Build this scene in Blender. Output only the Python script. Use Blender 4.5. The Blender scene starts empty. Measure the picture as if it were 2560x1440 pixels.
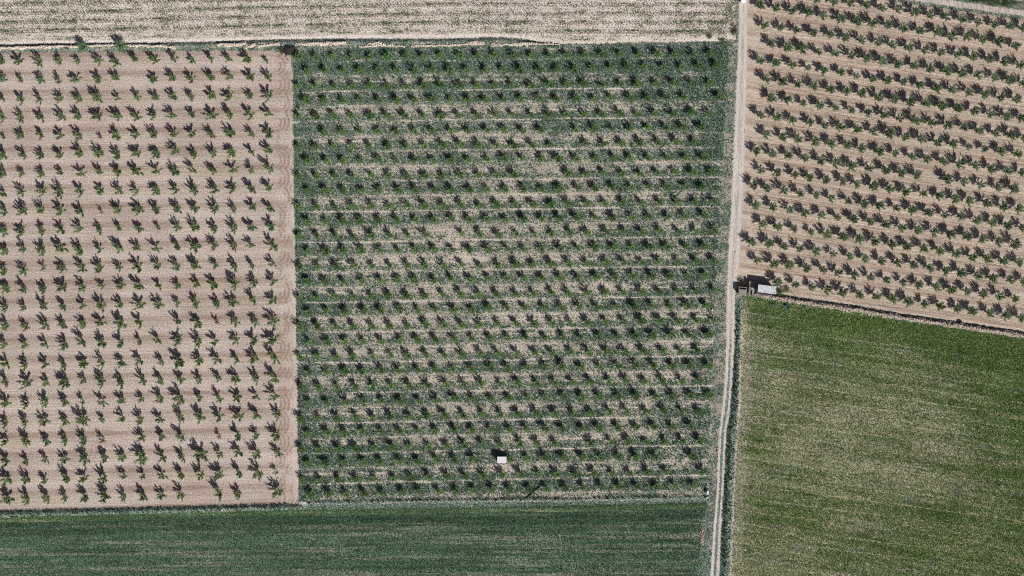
import bpy, bmesh, math, random
import numpy as np
from mathutils import Vector, Matrix

random.seed(7)
RNG = np.random.default_rng(11)
PI = math.pi
sc = bpy.context.scene
COL = sc.collection
PM = 8.0                    # plan units (photo pixels) per metre
CAMH = 280.0

def W(x, y):                # plan units -> metres
    return ((x - 1280.0) / PM, (720.0 - y) / PM)

# ------------------------------------------------------------------ numpy noise
def _hash(ix, iy, seed):
    h = (ix.astype(np.int64) * 374761393 + iy.astype(np.int64) * 668265263 + seed * 1442695041) & 0xFFFFFFFF
    h = ((h ^ (h >> 13)) * 1274126177) & 0xFFFFFFFF
    h = (h ^ (h >> 16)) & 0xFFFFFFFF
    return h / 4294967295.0

def vnoise(x, y, seed=0):
    x = np.asarray(x, float); y = np.asarray(y, float)
    ix = np.floor(x).astype(np.int64); iy = np.floor(y).astype(np.int64)
    fx = x - ix; fy = y - iy
    fx = fx * fx * (3 - 2 * fx); fy = fy * fy * (3 - 2 * fy)
    a = _hash(ix, iy, seed); b = _hash(ix + 1, iy, seed)
    c = _hash(ix, iy + 1, seed); d = _hash(ix + 1, iy + 1, seed)
    return (a * (1 - fx) + b * fx) * (1 - fy) + (c * (1 - fx) + d * fx) * fy

def fbm(x, y, seed=0, octv=3):
    s = 0; a = 1.0; t = 0
    for o in range(octv):
        s = s + a * vnoise(x * 2 ** o, y * 2 ** o, seed + o * 17); t += a; a *= 0.55
    return s / t

def ss(a, b, v):
    t = np.clip((v - a) / (b - a), 0, 1)
    return t * t * (3 - 2 * t)

def bump(v, c, w):
    return np.exp(-((v - c) / w) ** 2)

# ------------------------------------------------------------------ plan outlines (plan units)
NB = ([-300, 0, 200, 400, 560, 700, 900, 1100, 1250, 1300, 1340, 1380, 1500, 1650, 1780, 1830, 1850],
      [118, 111, 109, 107, 103, 98, 97, 97, 93, 97, 104, 110, 108, 105, 103, 100, 99])
OT = ([-300, 0, 200, 400, 560, 680, 715, 740, 1000, 1380, 1830],
      [140, 133, 131, 129, 127, 128, 134, 128, 121, 113, 106])
WE = ([100, 140, 600, 1000, 1260, 1290], [722, 729, 738, 744, 747, 747])
WS = ([-300, 0, 300, 560, 700, 745], [1284, 1276, 1270, 1264, 1259, 1258])
WT = ([-300, 0, 300, 640, 745, 1000, 1300, 1600, 1760], [1302, 1294, 1286, 1277, 1275, 1271, 1266, 1260, 1256])
MS = ([745, 1000, 1300, 1600, 1770], [1254, 1249, 1246, 1242, 1239])
WR = ([1240, 1262, 1320, 1440, 1700], [1775, 1768, 1752, 1746, 1735])
ME = ([90, 140, 600, 1000, 1250], [1820, 1822, 1796, 1778, 1766])
TL = ([-250, 0, 100, 200, 300, 400, 500, 640, 726, 845, 950, 1026, 1080, 1240, 1320, 1440, 1700],
      [1850, 1847, 1846, 1841, 1836, 1833, 1828, 1820, 1817, 1815, 1812, 1804, 1797, 1791, 1783, 1775, 1760])
TR = ([-250, 0, 100, 200, 300, 400, 500, 640, 726, 845, 950, 1026, 1080, 1240, 1320, 1440, 1700],
      [1871, 1868, 1868, 1867, 1864, 1861, 1857, 1850, 1839, 1838, 1832, 1827, 1817, 1809, 1804, 1800, 1785])
WL = ([1800, 1882, 1947, 2041, 2150, 2250, 2403, 2560, 2900], [726, 735, 745, 760, 775, 793, 815, 839, 892])
MW = ([700, 760, 1026, 1080, 1240, 1440, 1700], [1860, 1856, 1852, 1847, 1838, 1830, 1815])
NE = ([1850, 2225, 2342, 2560, 2900], [-60, 2, 20, 50, 98])

def L(t, v):
    return np.interp(v, t[0], t[1])

# orchard rows, plan units -------------------------------------------------------
K1 = 750 / 2560.0
def _z(rows, off, k, ox):
    out = []
    for r in rows:
        o = []
        for t in r:
            if t is None: o.append(None)
            else: o.append((ox + t[0] * k, off + t[1] * k, t[2] if len(t) > 2 else 1.0))
        out.append(o)
    return out
A = _z([
 [(15,140),(155,140,1.1),(325,145,1.15),(500,145,.95),(665,145,.75),(835,135,1.1),(990,150,1.15),(1150,130,1.05),(1310,135,1.1),(1475,125,1.1),(1640,135,.9),(1800,125),(1955,125),(2115,125,1.1),(2280,145,.65)],
 [(25,300),(180,305,.75),(340,305,1.05),(495,310),(650,305,1.05),(835,300,1.05),(990,290,.95),None,(1310,300),(1475,285),(1630,300,.95),(1805,290,1.1),(1965,285),(2130,285,1.1),(2290,285,.95)],
 [(15,465),(180,475),(340,465),(510,465,.95),(675,465,1.1),(830,465,1.25),(1005,465,.85),(1165,455),(1330,460,.9),(1485,455,1.15),(1640,455),(1800,445,1.15),(1960,450,1.05),(2135,440,.85),(2285,440,1.15)],
 [(25,620,1.1),(175,630),(345,625),(520,620,1.05),(670,610,1.05),(825,620,1.2),(995,620,1.15),(1155,620,1.1),(1315,605),(1480,615,1.15),(1640,605),(1805,610,1.15),(1965,600,1.05),(2135,600,1.1),(2290,595,1.1)],
 [(35,795,.55),(180,790,.95),(350,780,1.05),(505,785,1.15),(670,785,1.15),(860,795,.45),(990,785,1.15),(1160,780,1.1),(1315,775,1.1),(1490,770,.95),(1640,765,1.15),(1810,775),(1970,765,1.1),(2145,765,.85),(2290,760,1.2)],
 [(25,955,1.1),(195,955,1.05),(345,950),(515,950,.9),(680,925,1.15),(845,935,1.1),(1000,945,1.15),(1165,940,1.1),(1330,935,1.1),(1500,920,1.15),(1660,935,1.05),(1820,930),(1975,925,1.1),(2150,925,.95),(2300,910,1.15)],
 [(25,1115,1.05),(190,1110,.85),(350,1105,.95),(520,1100,.85),(685,1105,1.1),(850,1100,.95),(1005,1090),(1165,1095,1.2),(1330,1085,1.05),(1495,1095,1.05),(1655,1085,1.1),(1815,1085,.95),(1985,1075,1.1),(2145,1075),(2295,1065,1.3)],
 [(30,1280,.95),(180,1260),(355,1260,1.05),(505,1265,1.2),(685,1260,1.05),(855,1255),(1010,1255,1.1),(1170,1260,.95),(1330,1250,1.1),(1500,1245,.95),(1655,1245,1.15),(1835,1240,1.05),(1990,1230,1.05),(2150,1235,1.15),(2300,1225,.95)],
], 110, K1, 0) + _z([
 [(40,70,1.1),(195,65,1.15),(350,55,1.05),(510,60,1.1),(680,65,1.05),(870,65,.5),(1010,50,1.05),(1175,50,1.15),(1335,60,1.15),(1515,50,1.05),(1655,40,1.1),(1835,35,1.1),(1995,40,.85),(2150,30),(2310,40,1.05)],
 [(35,240,.95),(185,240,1.1),(360,230,1.05),(520,225),(685,215,1.1),(850,215,.95),(1015,210,.9),(1180,210,1.05),(1355,200,.65),(1515,205,1.05),(1665,200,1.1),(1835,205,1.1),(1995,200,1.1),(2150,200,1.15),(2310,190,1.15)],
 [(35,400,1.1),(195,380),(360,400,1.15),(515,385,1.3),(680,395,1.2),(850,390,.8),(1010,380,1.15),(1170,375,.95),(1330,380,1.05),(1510,365,1.1),(1670,370,1.25),(1835,360,1.1),(1995,355,1.05),(2150,355),(2325,360,1.3)],
 [(35,575),(195,570,1.1),(370,550,.7),(525,550),(690,545,1.15),(850,550,1.15),(1015,540,.9),(1175,545,1.15),(1345,535),(1510,535,1.15),(1670,530,1.1),(1845,530,.85),(2000,520,1.1),(2155,525,.8),(2325,510,.85)],
 [(45,720,1.1),(205,720,1.1),(370,720,1.1),(530,720,1.2),(700,710,1.1),(865,700,.8),(1030,700),(1185,700,1.2),(1355,700,.95),(1515,695,.9),(1675,690,.95),(1825,690,1.1),(2005,680,1.2),(2165,670,1.05),(2330,665,1.15)],
 [(40,880,.95),(200,880,.85),(365,880,1.15),(540,875,.95),(705,870),(860,875,1.2),(1025,865,1.05),(1185,865,1.15),(1355,865,1.1),(1520,850,.85),(1675,850,1.1),(1855,845,1.05),(1990,845,1.15),(2165,830,1.15),(2330,830,1.05)],
 [(55,1045,1.1),(215,1045),(380,1035,1.1),(540,1035,1.05),(710,1030,.95),(860,1020,1.05),(1025,1030,1.35),(1190,1015),None,(1520,1005),(1690,1020,1.15),(1850,1010,.7),(2005,1005,1.05),(2180,1010,.9),(2330,1000,1.2)],
 [(40,1205,1.05),(205,1210),(380,1195,.9),(545,1205,1.15),(705,1190,1.35),(865,1190,1.15),(1030,1190,1.1),(1190,1175,.9),(1355,1175,1.05),(1525,1165,1.15),(1690,1175,1.1),(1835,1180,1.05),(2010,1165,.95),(2165,1165,1.2),(2330,1165,1.35)],
 [(45,1365,1.05),(215,1370,1.05),(380,1375,1.1),(545,1375,.95),(710,1365,1.1),(875,1355,1.1),(1040,1360,1.15),(1190,1345,.95),(1375,1345,.85),(1525,1345,1.4),(1695,1340,1.1),(1855,1335,1.05),(2020,1330),(2170,1325,1.2),(2340,1310,1.35)],
], 510, K1, 0) + _z([
 [(45,265,1.15),(215,270,1.3),(385,270),(545,265,1.3),(715,250,.8),(870,255,1.1),(1030,255,1.15),(1215,245,1.1),(1375,240,1.1),(1535,235,1.05),(1700,235,.95),(1860,225,.85),(2010,230,1.1),(2180,230,1.05),(2345,215,1.35)],
 [(50,440,1.1),(225,440),(385,430,1.1),(545,425,1.05),(705,435,.85),(870,430,1.1),(1040,420,.95),(1210,410,.75),(1370,400,1.15),(1535,405,1.5),(1700,400,.95),(1865,400,1.15),(2030,395,1.05),(2185,385,.95),(2355,385,1.2)],
 [(45,605),(215,600,.95),(375,600,1.15),(545,590,1.1),(700,590,1.5),(870,580,.75),(1045,575),(1200,580,1.05),(1365,575,.95),(1540,565,1.05),(1705,560,1.2),(1865,555,1.05),(2030,555,1.2),(2195,550,1.15),(2365,540)],
 [(50,765,.95),(215,765,1.15),(390,765,1.05),(555,750),(715,755,1.1),(875,745,.8),None,(1210,740,.95),(1375,735),(1540,735,1.2),None,(1870,720,.7),(2030,720,1.15),(2190,715,.9),(2360,715,1.2)],
 [(45,935,1.1),(220,930,.95),(385,925,.85),(550,925),(720,920,1.15),(890,915,1.1),(1045,905),(1205,905,1.5),(1380,905,1.15),(1555,900),(1710,890,1.55),(1875,870,.95),(2035,865,1.05),(2195,880,1.25),(2365,865)],
 [(55,1100,1.2),(220,1095,1.05),(385,1100,.8),(560,1085,1.25),(720,1085),(880,1080,1.15),(1055,1070,.95),(1225,1060,.7),(1385,1065),(1540,1055,1.15),(1710,1050,1.05),(1870,1055,1.2),(2040,1040,1.1),(2200,1040,1.4),(2365,1030,.65)],
 [(50,1260,1.35),(225,1260,1.1),(395,1250,1.15),(550,1245,.9),(725,1240,1.05),(890,1235,1.3),(1050,1235,.95),(1215,1230,1.2),(1375,1230,.95),(1545,1220,1.1),None,(1870,1225,1.35),(2035,1210,1.1),None,(2370,1195,1.3)],
], 880, K1, 0)

K2 = 730 / 2560.0
def _r(t, off): return [None if q is None else (1830 + q[0] * K2, off + q[1] * K2, q[2] if len(q) > 2 else 1.0) for q in t]
B = [
 _r([(745,-8),(890,10),(1040,20),(1180,45),(1310,65,1.05),(1460,75),(1600,105),(1740,130),(1875,150),(2020,165,1.1),(2160,190,1.05),(2300,210,.95),(2440,230),(2555,245)],0),
 _r([(250,45),(385,65,1.05),(530,90,1.05),(665,105,1.1),(805,135),(955,165),(1095,185,1.05),(1230,195,1.15),(1365,220,.9),(1505,245,1.15),(1650,265),(1805,280,1.15),(1925,315,1.15),(2070,320,1.15),(2195,345),(2345,365,1.15),(2490,400,1.05)],0),
 _r([(285,220),(425,235,.95),(565,260),(710,285,.95),(860,300,.9),(995,325,.95),(1135,345,1.05),(1280,370),(1410,390,1.05),(1555,410,1.05),(1690,435,.95),(1830,455),(1980,475),(2110,495),(2255,515),(2390,540,1.1),(2525,565)],0),
 _r([(340,380,1.05),(490,410,1.15),(620,425,1.15),(755,455,.85),(905,470),(1040,485,1.05),(1180,505,1.1),(1325,530,1.1),(1455,555,1.05),(1600,575,.95),(1740,600),(1885,620,1.05),(2015,640,1.05),(2155,655,1.1),(2305,680),(2440,700,1.1),(2555,730)],0),
 _r([(250,530),(385,550,.95),(530,570),(665,595,.8),(805,615,.95),(950,635,.95),(1090,665,.8),(1230,685,.9),(1365,700,.95),(1505,720,.9),(1645,745,.95),(1795,765,1.05),(1930,785,.95),(2080,810,1.05),(2215,825,1.05),(2355,850),(2500,870,1.05)],0),
 _r([(300,690),(440,710,1.1),(575,735),(720,755,1.1),(860,785,1.05),(1000,800,.95),(1140,820,1.05),(1285,845,1.1),(1420,865,1.05),(1560,885,1.15),(1700,905,1.1),(1840,925,1.1),(1985,950),(2125,975,1.05),(2265,995,1.05),(2405,1015,1.05),(2540,1035)],0),
 _r([(350,860,1.05),(490,875),(625,905,.8),(765,920,1.05),(905,945,.9),(1045,965,.9),(1190,985,.9),(1340,1005,1.1),(1470,1030,1.05),(1615,1050,1.3),(1755,1075),(1890,1095),(2035,1115),(2175,1140,1.05),(2310,1165),(2450,1180,1.15),(2570,1210)],0),
 _r([(250,1005),(395,1020),(530,1050,.9),(680,1070,.9),(815,1095,.9),(950,1110,1.05),(1100,1135),(1240,1150),(1380,1170,1.15),(1520,1195,1.05),(1665,1220,1.05),(1805,1245,1.05),(1940,1260,1.05),(2075,1285,.85),(2215,1305,.8),(2360,1325),(2505,1350,1.1)],0),
 _r([(300,1175),(445,1200),(580,1215,1.05),(730,1240,1.05),(870,1260),(1010,1270,1.05),(1140,1300,1.1),(1290,1325,1.15),(1430,1340,.95),(1575,1370,.95),(1710,1395,.95),(1855,1413,1.05),(2000,1433,1.15),(2140,1448,1.1),(2280,1478,1.1),(2415,1498),(2545,1513)],0),
 _r([(215,1320),(350,1345),(490,1365,.95),(635,1385,1.1),(780,1408,1.1),(915,1428,1.1),(1050,1453,1.1),(1200,1473),(1345,1493),(1480,1513,1.1),(1620,1533,1.1),None,(1890,1568,1.1),(2040,1593),(2185,1613,1.05),(2330,1638,1.05),(2470,1653,1.15)],0),
 _r([(250,85,.95),(395,105,.95),(545,130,.85),(680,150,.95),(825,170,.95),(975,185,.95),(1095,210,.9),(1245,225,1.05),(1390,255),(1525,275),(1675,295,.9),(1820,315),(1955,340),(2085,355,1.1),(2235,380),(2380,405,1.1),(2520,425,1.1)],400),
 _r([(190,220,1.05),(305,245,.9),(455,265,1.1),(595,290),(735,305,.9),(870,335,.85),(1020,360,.9),(1160,380,1.05),(1295,400,1.05),(1440,420,.95),(1580,440,1.1),(1720,460),(1860,480,.95),(2005,495),(2145,525),(2290,550,1.05),(2415,570),(2550,590,1.05)],400),
 _r([(205,395,1.1),(360,410,1.05),(505,435),(640,465),(785,480),(920,500,.9),(1065,515),(1210,540,1.05),(1350,565,1.05),(1490,590,1.05),(1630,610,1.05),(1775,630,1.1),(1915,650,1.1),(2060,670,1.15),(2200,690,1.05),(2345,715,1.05),(2480,735,1.15)],400),
 _r([(270,560),(405,580),(545,605,.9),(690,630,.8),(830,650,1.05),(970,670,1.05),(1115,690,1.1),(1255,710,1.05),(1400,735),(1535,755),(1680,775,1.05),(1820,795,1.05),(1965,815,1.05),(2110,850,1.05),(2245,860,1.1),(2385,880,1.05),(2520,900,1.05)],400),
 _r([(170,715),(325,735,1.15),(455,755,.9),(595,775,.95),(740,800),(885,820,.85),(1030,845,.95),(1165,865),(1315,885,1.05),(1455,905,.95),(1590,920,.9),(1735,945,1.05),(1875,970),(2015,990,1.05),(2160,1010),(2290,1035,1.05),(2440,1045,1.05),(2560,1070)],400),
 _r([(220,880,.85),(370,905,1.15),(505,915),(650,945,1.05),(795,960,.95),(930,985,.95),(1070,1010,.95),(1210,1025,.9),(1355,1050,.9),(1500,1070,.9),(1635,1095,.95),(1790,1110,1.05),(1925,1135,1.05),(2060,1150,1.05),(2205,1175,1.05),(2345,1190,1.1),(2480,1215,.8)],400),
 _r([(400,1072,1.15),(555,1090,.9),(700,1110,.9),(840,1135,1.05),(975,1155,1.1),(1115,1180,1.05),(1265,1195),(1410,1215),(1545,1240,1.1),(1690,1260,.95),(1830,1285,.95),(1980,1300,.9),(2105,1325,1.05),(2265,1340),(2400,1360),(2535,1385,1.1)],400),
]

# middle orchard: first x, first y, middle y (index 12), last index, last x, last y, missing indices
C0 = [
 (745,142.6,139,23,1777,133,()),(768.7,177,173.8,23,1793,163.6,()),(745,215.7,212.3,23,1774,206.7,()),
 (765.5,252,248.6,23,1799,240.7,(22,)),(745,289.4,287,23,1774,281.4,()),(767,331,325,22,1755.8,317.7,(0,14)),
 (745,366.4,361.9,22,1735.4,354,(15,)),(767.6,402.7,397,22,1758,393.6,()),(747,441.9,436.3,23,1779.6,430.6,(13,14)),
 (771,478.2,473,22,1758,465.7,()),(747,516.7,511,23,1784,503,()),(768.7,553,547.3,22,1759.2,539.3,()),
 (748.3,590.3,584.6,23,1787.5,575.6,(8,)),(771,628.8,622,22,1760.3,615.2,()),(749.5,667.3,661.7,23,1785.2,651.5,()),
 (768.7,703.6,696.8,22,1764.8,687.7,()),(747.2,743,734,23,1785.2,727.2,()),(773.2,779.3,770.2,22,1766,763.4,()),
 (749.5,817.8,809.9,23,1787.5,799.7,()),(773.2,856.3,843.9,22,1770.5,837,()),(749.5,893.7,882.4,22,1745.6,876.7,()),
 (771,931,918.6,22,1771.7,914,()),(751.7,969.6,958.3,22,1749,950.3,()),(773.2,1007,994.5,22,1774,988.9,()),
 (750.6,1047.6,1034,22,1751.3,1027,()),(771,1083.8,1071.4,21,1727.5,1068,()),(752.9,1124.6,1110,22,1753.5,1102,(15,)),
 (771,1159.7,1145,21,1729.7,1140.5,(10,20)),(755,1200.5,1187,22,1758,1179,(21,)),(775.5,1237.9,1223,21,1733,1214,()),
]
C = []
for (x0, y0, ym, n, x1, y1, miss) in C0:
    row = []
    for i in range(n + 1):
        if i in miss: row.append(None); continue
        x = x0 + (x1 - x0) * i / n
        y = np.interp(i, [0, 12, n], [y0, ym, y1])
        row.append((x + random.uniform(-1.6, 1.6), y + random.uniform(-1.5, 1.5), random.uniform(.84, 1.12)))
    C.append(row)

def mid_phase(x, y):
    """row number (continuous) in the middle orchard"""
    u = np.clip((x - 750) / 1030.0, 0, 1)
    yt = 143 - 10 * u; yb = 1238 - 24 * u
    return (y - yt) / (yb - yt) * 29.0

# ------------------------------------------------------------------ ground height (metres)
def hgt(x, y):
    x = np.asarray(x, float); y = np.asarray(y, float)
    z = 0.10 * (fbm(x / 90, y / 90, 5, 2) - .5)
    # grass bank south of the left orchard
    c = (L(WS, x) + L(WT, x)) / 2
    z = z + 0.55 * np.exp(-((y - c) / 5.5) ** 2) * (x < 760)
    z = z + 0.25 * np.exp(-((y - (L(MS, x) + 3)) / 4.0) ** 2) * (x > 745) * (x < 1775)
    # bank under the northern rubble wall
    c = (L(NB, x) + 9)
    z = z + 0.45 * np.exp(-((y - c) / 5.0) ** 2) * (x < 1400)
    # rubble bank in the south east
    z = z + 0.5 * np.exp(-((y - L(WL, x)) / 5.0) ** 2) * (x > 1885)
    z = z + 0.45 * np.exp(-((x - (L(TR, y) + 12)) / 7.0) ** 2) * ss(760, 800, y)
    return z
def H(x, y): return float(hgt(np.array([x]), np.array([y]))[0])

# ------------------------------------------------------------------ materials
class NT:
    def __init__(s, name, rough=.95):
        s.m = bpy.data.materials.new(name); s.m.use_nodes = True
        s.t = s.m.node_tree; s.n = s.t.nodes; s.l = s.t.links
        s.bsdf = s.n['Principled BSDF']; s.bsdf.inputs['Roughness'].default_value = rough
        s.bsdf.inputs['Specular IOR Level'].default_value = .15
    def new(s, t): return s.n.new(t)
    def pos(s, rot=0, scale=(1, 1, 1), obj=False):
        if obj: o = s.new('ShaderNodeTexCoord').outputs['Object']
        else: o = s.new('ShaderNodeNewGeometry').outputs['Position']
        r = s.new('ShaderNodeMapping'); r.inputs['Rotation'].default_value = (0, 0, rot); s.l.new(o, r.inputs[0])
        m = s.new('ShaderNodeMapping'); m.inputs['Scale'].default_value = scale
        s.l.new(r.outputs[0], m.inputs[0]); return m.outputs[0]
    def noise(s, vec, scale=1, detail=2, rough=.55, dist=0):
        n = s.new('ShaderNodeTexNoise'); n.inputs['Scale'].default_value = scale
        n.inputs['Detail'].default_value = detail; n.inputs['Roughness'].default_value = rough
        n.inputs['Distortion'].default_value = dist
        s.l.new(vec, n.inputs['Vector']); return n.outputs['Fac']
    def ramp(s, fac, stops):
        r = s.new('ShaderNodeValToRGB'); e = r.color_ramp.elements
        while len(e) > 1: e.remove(e[-1])
        for i, (p, c) in enumerate(stops):
            q = e[0] if i == 0 else e.new(p)
            q.position = p; q.color = (c[0], c[1], c[2], 1)
        s.l.new(fac, r.inputs[0]); return r.outputs[0]
    def val(s, inp, v):
        if isinstance(v, (int, float)): inp.default_value = v
        elif isinstance(v, tuple): inp.default_value = (v[0], v[1], v[2], 1)
        else: s.l.new(v, inp)
    def mix(s, f, a, b, mode='MIX'):
        m = s.new('ShaderNodeMix'); m.data_type = 'RGBA'; m.blend_type = mode; m.clamp_factor = True
        s.val(m.inputs[0], f); s.val(m.inputs[6], a); s.val(m.inputs[7], b); return m.outputs[2]
    def math(s, op, a, b=0.0, clamp=False):
        m = s.new('ShaderNodeMath'); m.operation = op; m.use_clamp = clamp
        s.val(m.inputs[0], a); s.val(m.inputs[1], b); return m.outputs[0]
    def rng(s, v, a, b, c=0.0, d=1.0):
        m = s.new('ShaderNodeMapRange'); s.val(m.inputs[0], v)
        for i, q in enumerate((a, b, c, d)): s.val(m.inputs[i + 1], q)
        return m.outputs[0]
    def attr(s, name):
        a = s.new('ShaderNodeAttribute'); a.attribute_name = name; return a
    def sep(s, c):
        q = s.new('ShaderNodeSeparateColor'); s.l.new(c, q.inputs[0]); return q.outputs
    def bump(s, h, strength=.5, dist=.1):
        b = s.new('ShaderNodeBump'); b.inputs['Strength'].default_value = strength; b.inputs['Distance'].default_value = dist
        s.l.new(h, b.inputs['Height']); s.l.new(b.outputs[0], s.bsdf.inputs['Normal'])
    def out(s, c):
        s.l.new(c, s.bsdf.inputs['Base Color']); return s.m

def mul(c, f): return tuple(q * f for q in c)

def field_mat(name, soil, dark, light, track, greens, rot=0.0, streak=.5, fine=1.9, gscale=1.5,
              gan=1.0, bstr=.7, bdist=.12, big=.35, dk=None):
    """soil with furrow streaks, a darker band (mask r), weed cover (mask g) and bare pale ruts (mask b)"""
    t = NT(name)
    iso = t.pos(rot); stv = t.pos(rot, (.045, 2.3, 1)); st2 = t.pos(rot, (.16, 5.5, 1)); gv = t.pos(rot, (1.0 / gan, 1, 1))
    nf = t.noise(iso, fine, 3, .7); nb = t.noise(iso, .05, 2); ns = t.noise(stv, 1, 2, .6); n2 = t.noise(st2, 1, 2, .6)
    nc = t.noise(iso, 3.6, 1, .5)
    v = t.math('ADD', t.math('MULTIPLY', nf, .55), t.math('MULTIPLY', nc, .45))
    c = t.ramp(v, [(.40, dark), (.475, soil), (.54, mul(soil, 1.08)), (.61, light)])
    s1 = t.rng(ns, .36, .66, 1 - streak * .42, 1 + streak * .2)
    s2 = t.rng(n2, .34, .66, 1 - streak * .42, 1 + streak * .24)
    sb = t.rng(nb, .3, .7, 1 - big * .4, 1 + big * .3)
    k = t.math('MULTIPLY', t.math('MULTIPLY', s1, s2), sb)
    c = t.mix(1.0, c, t.mix(0.0, k, k), 'MULTIPLY')
    a = t.attr('mask'); r, g, b = t.sep(a.outputs['Color'])[:3]
    c = t.mix(b, c, t.mix(t.rng(nc, .38, .62), mul(track, .84), mul(track, 1.08)))
    gn = t.noise(gv, gscale, 3, .65); gn2 = t.noise(t.pos(rot + .6, (1, 1, 1)), gscale * 2.2, 2, .6)
    gn = t.math('ADD', t.math('MULTIPLY', gn, .6), t.math('MULTIPLY', gn2, .4))
    th = t.rng(g, 0.0, 1.0, .68, .33)
    f = t.math('MULTIPLY', t.math('SUBTRACT', gn, th), 14.0, True)
    gcn = t.noise(t.pos(rot, (1.3, 1.3, 1)), 1.7, 3, .7)
    gc = t.ramp(gcn, greens)
    gb = t.rng(t.noise(iso, .12, 2), .32, .68, .78, 1.2)
    gc = t.mix(1.0, gc, gb, 'MULTIPLY')
    c = t.mix(f, c, gc)
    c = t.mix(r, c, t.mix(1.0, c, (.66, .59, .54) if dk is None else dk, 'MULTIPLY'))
    hb = t.math('ADD', t.math('MULTIPLY', nf, .7), t.math('ADD', t.math('MULTIPLY', f, .35), t.math('MULTIPLY', n2, .35 * streak)))
    t.bump(hb, bstr, bdist)
    return t.out(c)

TEAL = [(.36, (.04, .075, .055)), (.46, (.105, .165, .13)), (.54, (.19, .27, .22)), (.64, (.32, .40, .34))]
OLIV = [(.36, (.05, .08, .04)), (.46, (.12, .17, .08)), (.54, (.20, .25, .12)), (.64, (.32, .34, .2))]
M = {}
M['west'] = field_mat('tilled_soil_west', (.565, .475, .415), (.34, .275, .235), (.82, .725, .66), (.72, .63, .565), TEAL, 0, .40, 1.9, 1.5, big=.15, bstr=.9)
M['mid'] = field_mat('weedy_orchard_soil', (.54, .475, .40), (.34, .30, .235), (.78, .70, .62), (.78, .70, .62), TEAL, .008, .5, 1.8, 1.35, 1.3, bstr=.9)
M['north'] = field_mat('vineyard_soil', (.72, .635, .56), (.44, .37, .32), (.95, .88, .81), (.92, .84, .77), OLIV, .02, .4, 1.8, 1.4, 1.4, bstr=1.0, big=.15)
M['east'] = field_mat('tilled_soil_east', (.60, .49, .40), (.38, .295, .24), (.80, .68, .58), (.74, .64, .555), TEAL, .153, .75, 1.6, 1.5, big=.15, bstr=.65)
M['track'] = field_mat('dirt_track_soil', (.60, .54, .485), (.38, .335, .295), (.78, .72, .66), (.74, .675, .615), TEAL, 1.5, .75, 1.6, 1.2, 1.0, bstr=.9)
M['verge'] = field_mat('verge_soil', (.42, .37, .31), (.25, .21, .17), (.62, .56, .49), (.70, .63, .56), TEAL, .1, .3, 1.8, 1.2, 1.0, bstr=.9)
M['wheat'] = field_mat('wheat_field_ground', (.27, .31, .225), (.16, .21, .145), (.37, .40, .30), (.50, .48, .40),
    [(.36, (.035, .085, .048)), (.45, (.075, .155, .095)), (.54, (.12, .21, .14)), (.64, (.20, .29, .21))], .015, .7, 1.4, 1.0, 4.0, bstr=.8, big=.4, dk=(.34, .42, .34))
M['meadow'] = field_mat('meadow_ground', (.40, .40, .25), (.25, .26, .14), (.58, .55, .42), (.56, .53, .41),
    [(.36, (.07, .115, .032)), (.45, (.125, .19, .055)), (.54, (.185, .26, .08)), (.64, (.29, .36, .15))], .20, .6, 1.5, 1.0, 3.2, bstr=.9, big=.5)
M['far'] = field_mat('farmland_soil', (.50, .43, .36), (.34, .28, .23), (.66, .58, .51), (.6, .54, .48), TEAL, .1, .4)

def tint_mat(name, rnd=0.0, trans=.08, rough=.8):
    t = NT(name, rough)
    a = t.attr('tint'); c = a.outputs['Color']
    n = t.noise(t.pos(), 6, 2); c = t.mix(1.0, c, t.rng(n, .3, .7, .7, 1.3), 'MULTIPLY')
    if rnd:
        oi = t.new('ShaderNodeObjectInfo')
        hs = t.new('ShaderNodeHueSaturation')
        t.l.new(t.rng(oi.outputs['Random'], 0, 1, .5 - .022 * rnd, .5 + .012 * rnd), hs.inputs['Hue'])
        w = t.new('ShaderNodeTexWhiteNoise'); w.noise_dimensions = '1D'; t.l.new(oi.outputs['Random'], w.inputs['W'])
        t.l.new(t.rng(w.outputs['Value'], 0, 1, 1 - .22 * rnd, 1 + .22 * rnd), hs.inputs['Value'])
        t.l.new(c, hs.inputs['Color']); c = hs.outputs[0]
    t.l.new(c, t.bsdf.inputs['Base Color'])
    tr = t.new('ShaderNodeBsdfTranslucent'); t.l.new(t.mix(1.0, c, (1.3, 1.5, .8), 'MULTIPLY'), tr.inputs['Color'])
    mx = t.new('ShaderNodeMixShader'); mx.inputs[0].default_value = trans
    o = t.n['Material Output']; t.l.new(t.bsdf.outputs[0], mx.inputs[1]); t.l.new(tr.outputs[0], mx.inputs[2]); t.l.new(mx.outputs[0], o.inputs[0])
    return t.m
M['leaf'] = tint_mat('tree_leaves', 1.0)
M['grass'] = tint_mat('grass_blades', 0.0)

def simple(name, c, rough=.8, var=.25, scale=4, metal=0, spec=.2, bmp=.2):
    t = NT(name, rough); t.bsdf.inputs['Metallic'].default_value = metal; t.bsdf.inputs['Specular IOR Level'].default_value = spec
    n = t.noise(t.pos(obj=True), scale, 4, .6)
    col = t.ramp(n, [(.3, mul(c, 1 - var)), (.5, c), (.7, mul(c, 1 + var))])
    if bmp: t.bump(n, bmp, .05)
    return t.out(col)
M['bark'] = simple('bark', (.15, .115, .09), .95, .4, 8)
M['stake'] = simple('weathered_wood', (.20, .16, .125), .9, .3, 10)
M['darkwood'] = simple('dark_wood', (.035, .032, .03), .9, .4, 6)
M['stone'] = None

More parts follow.
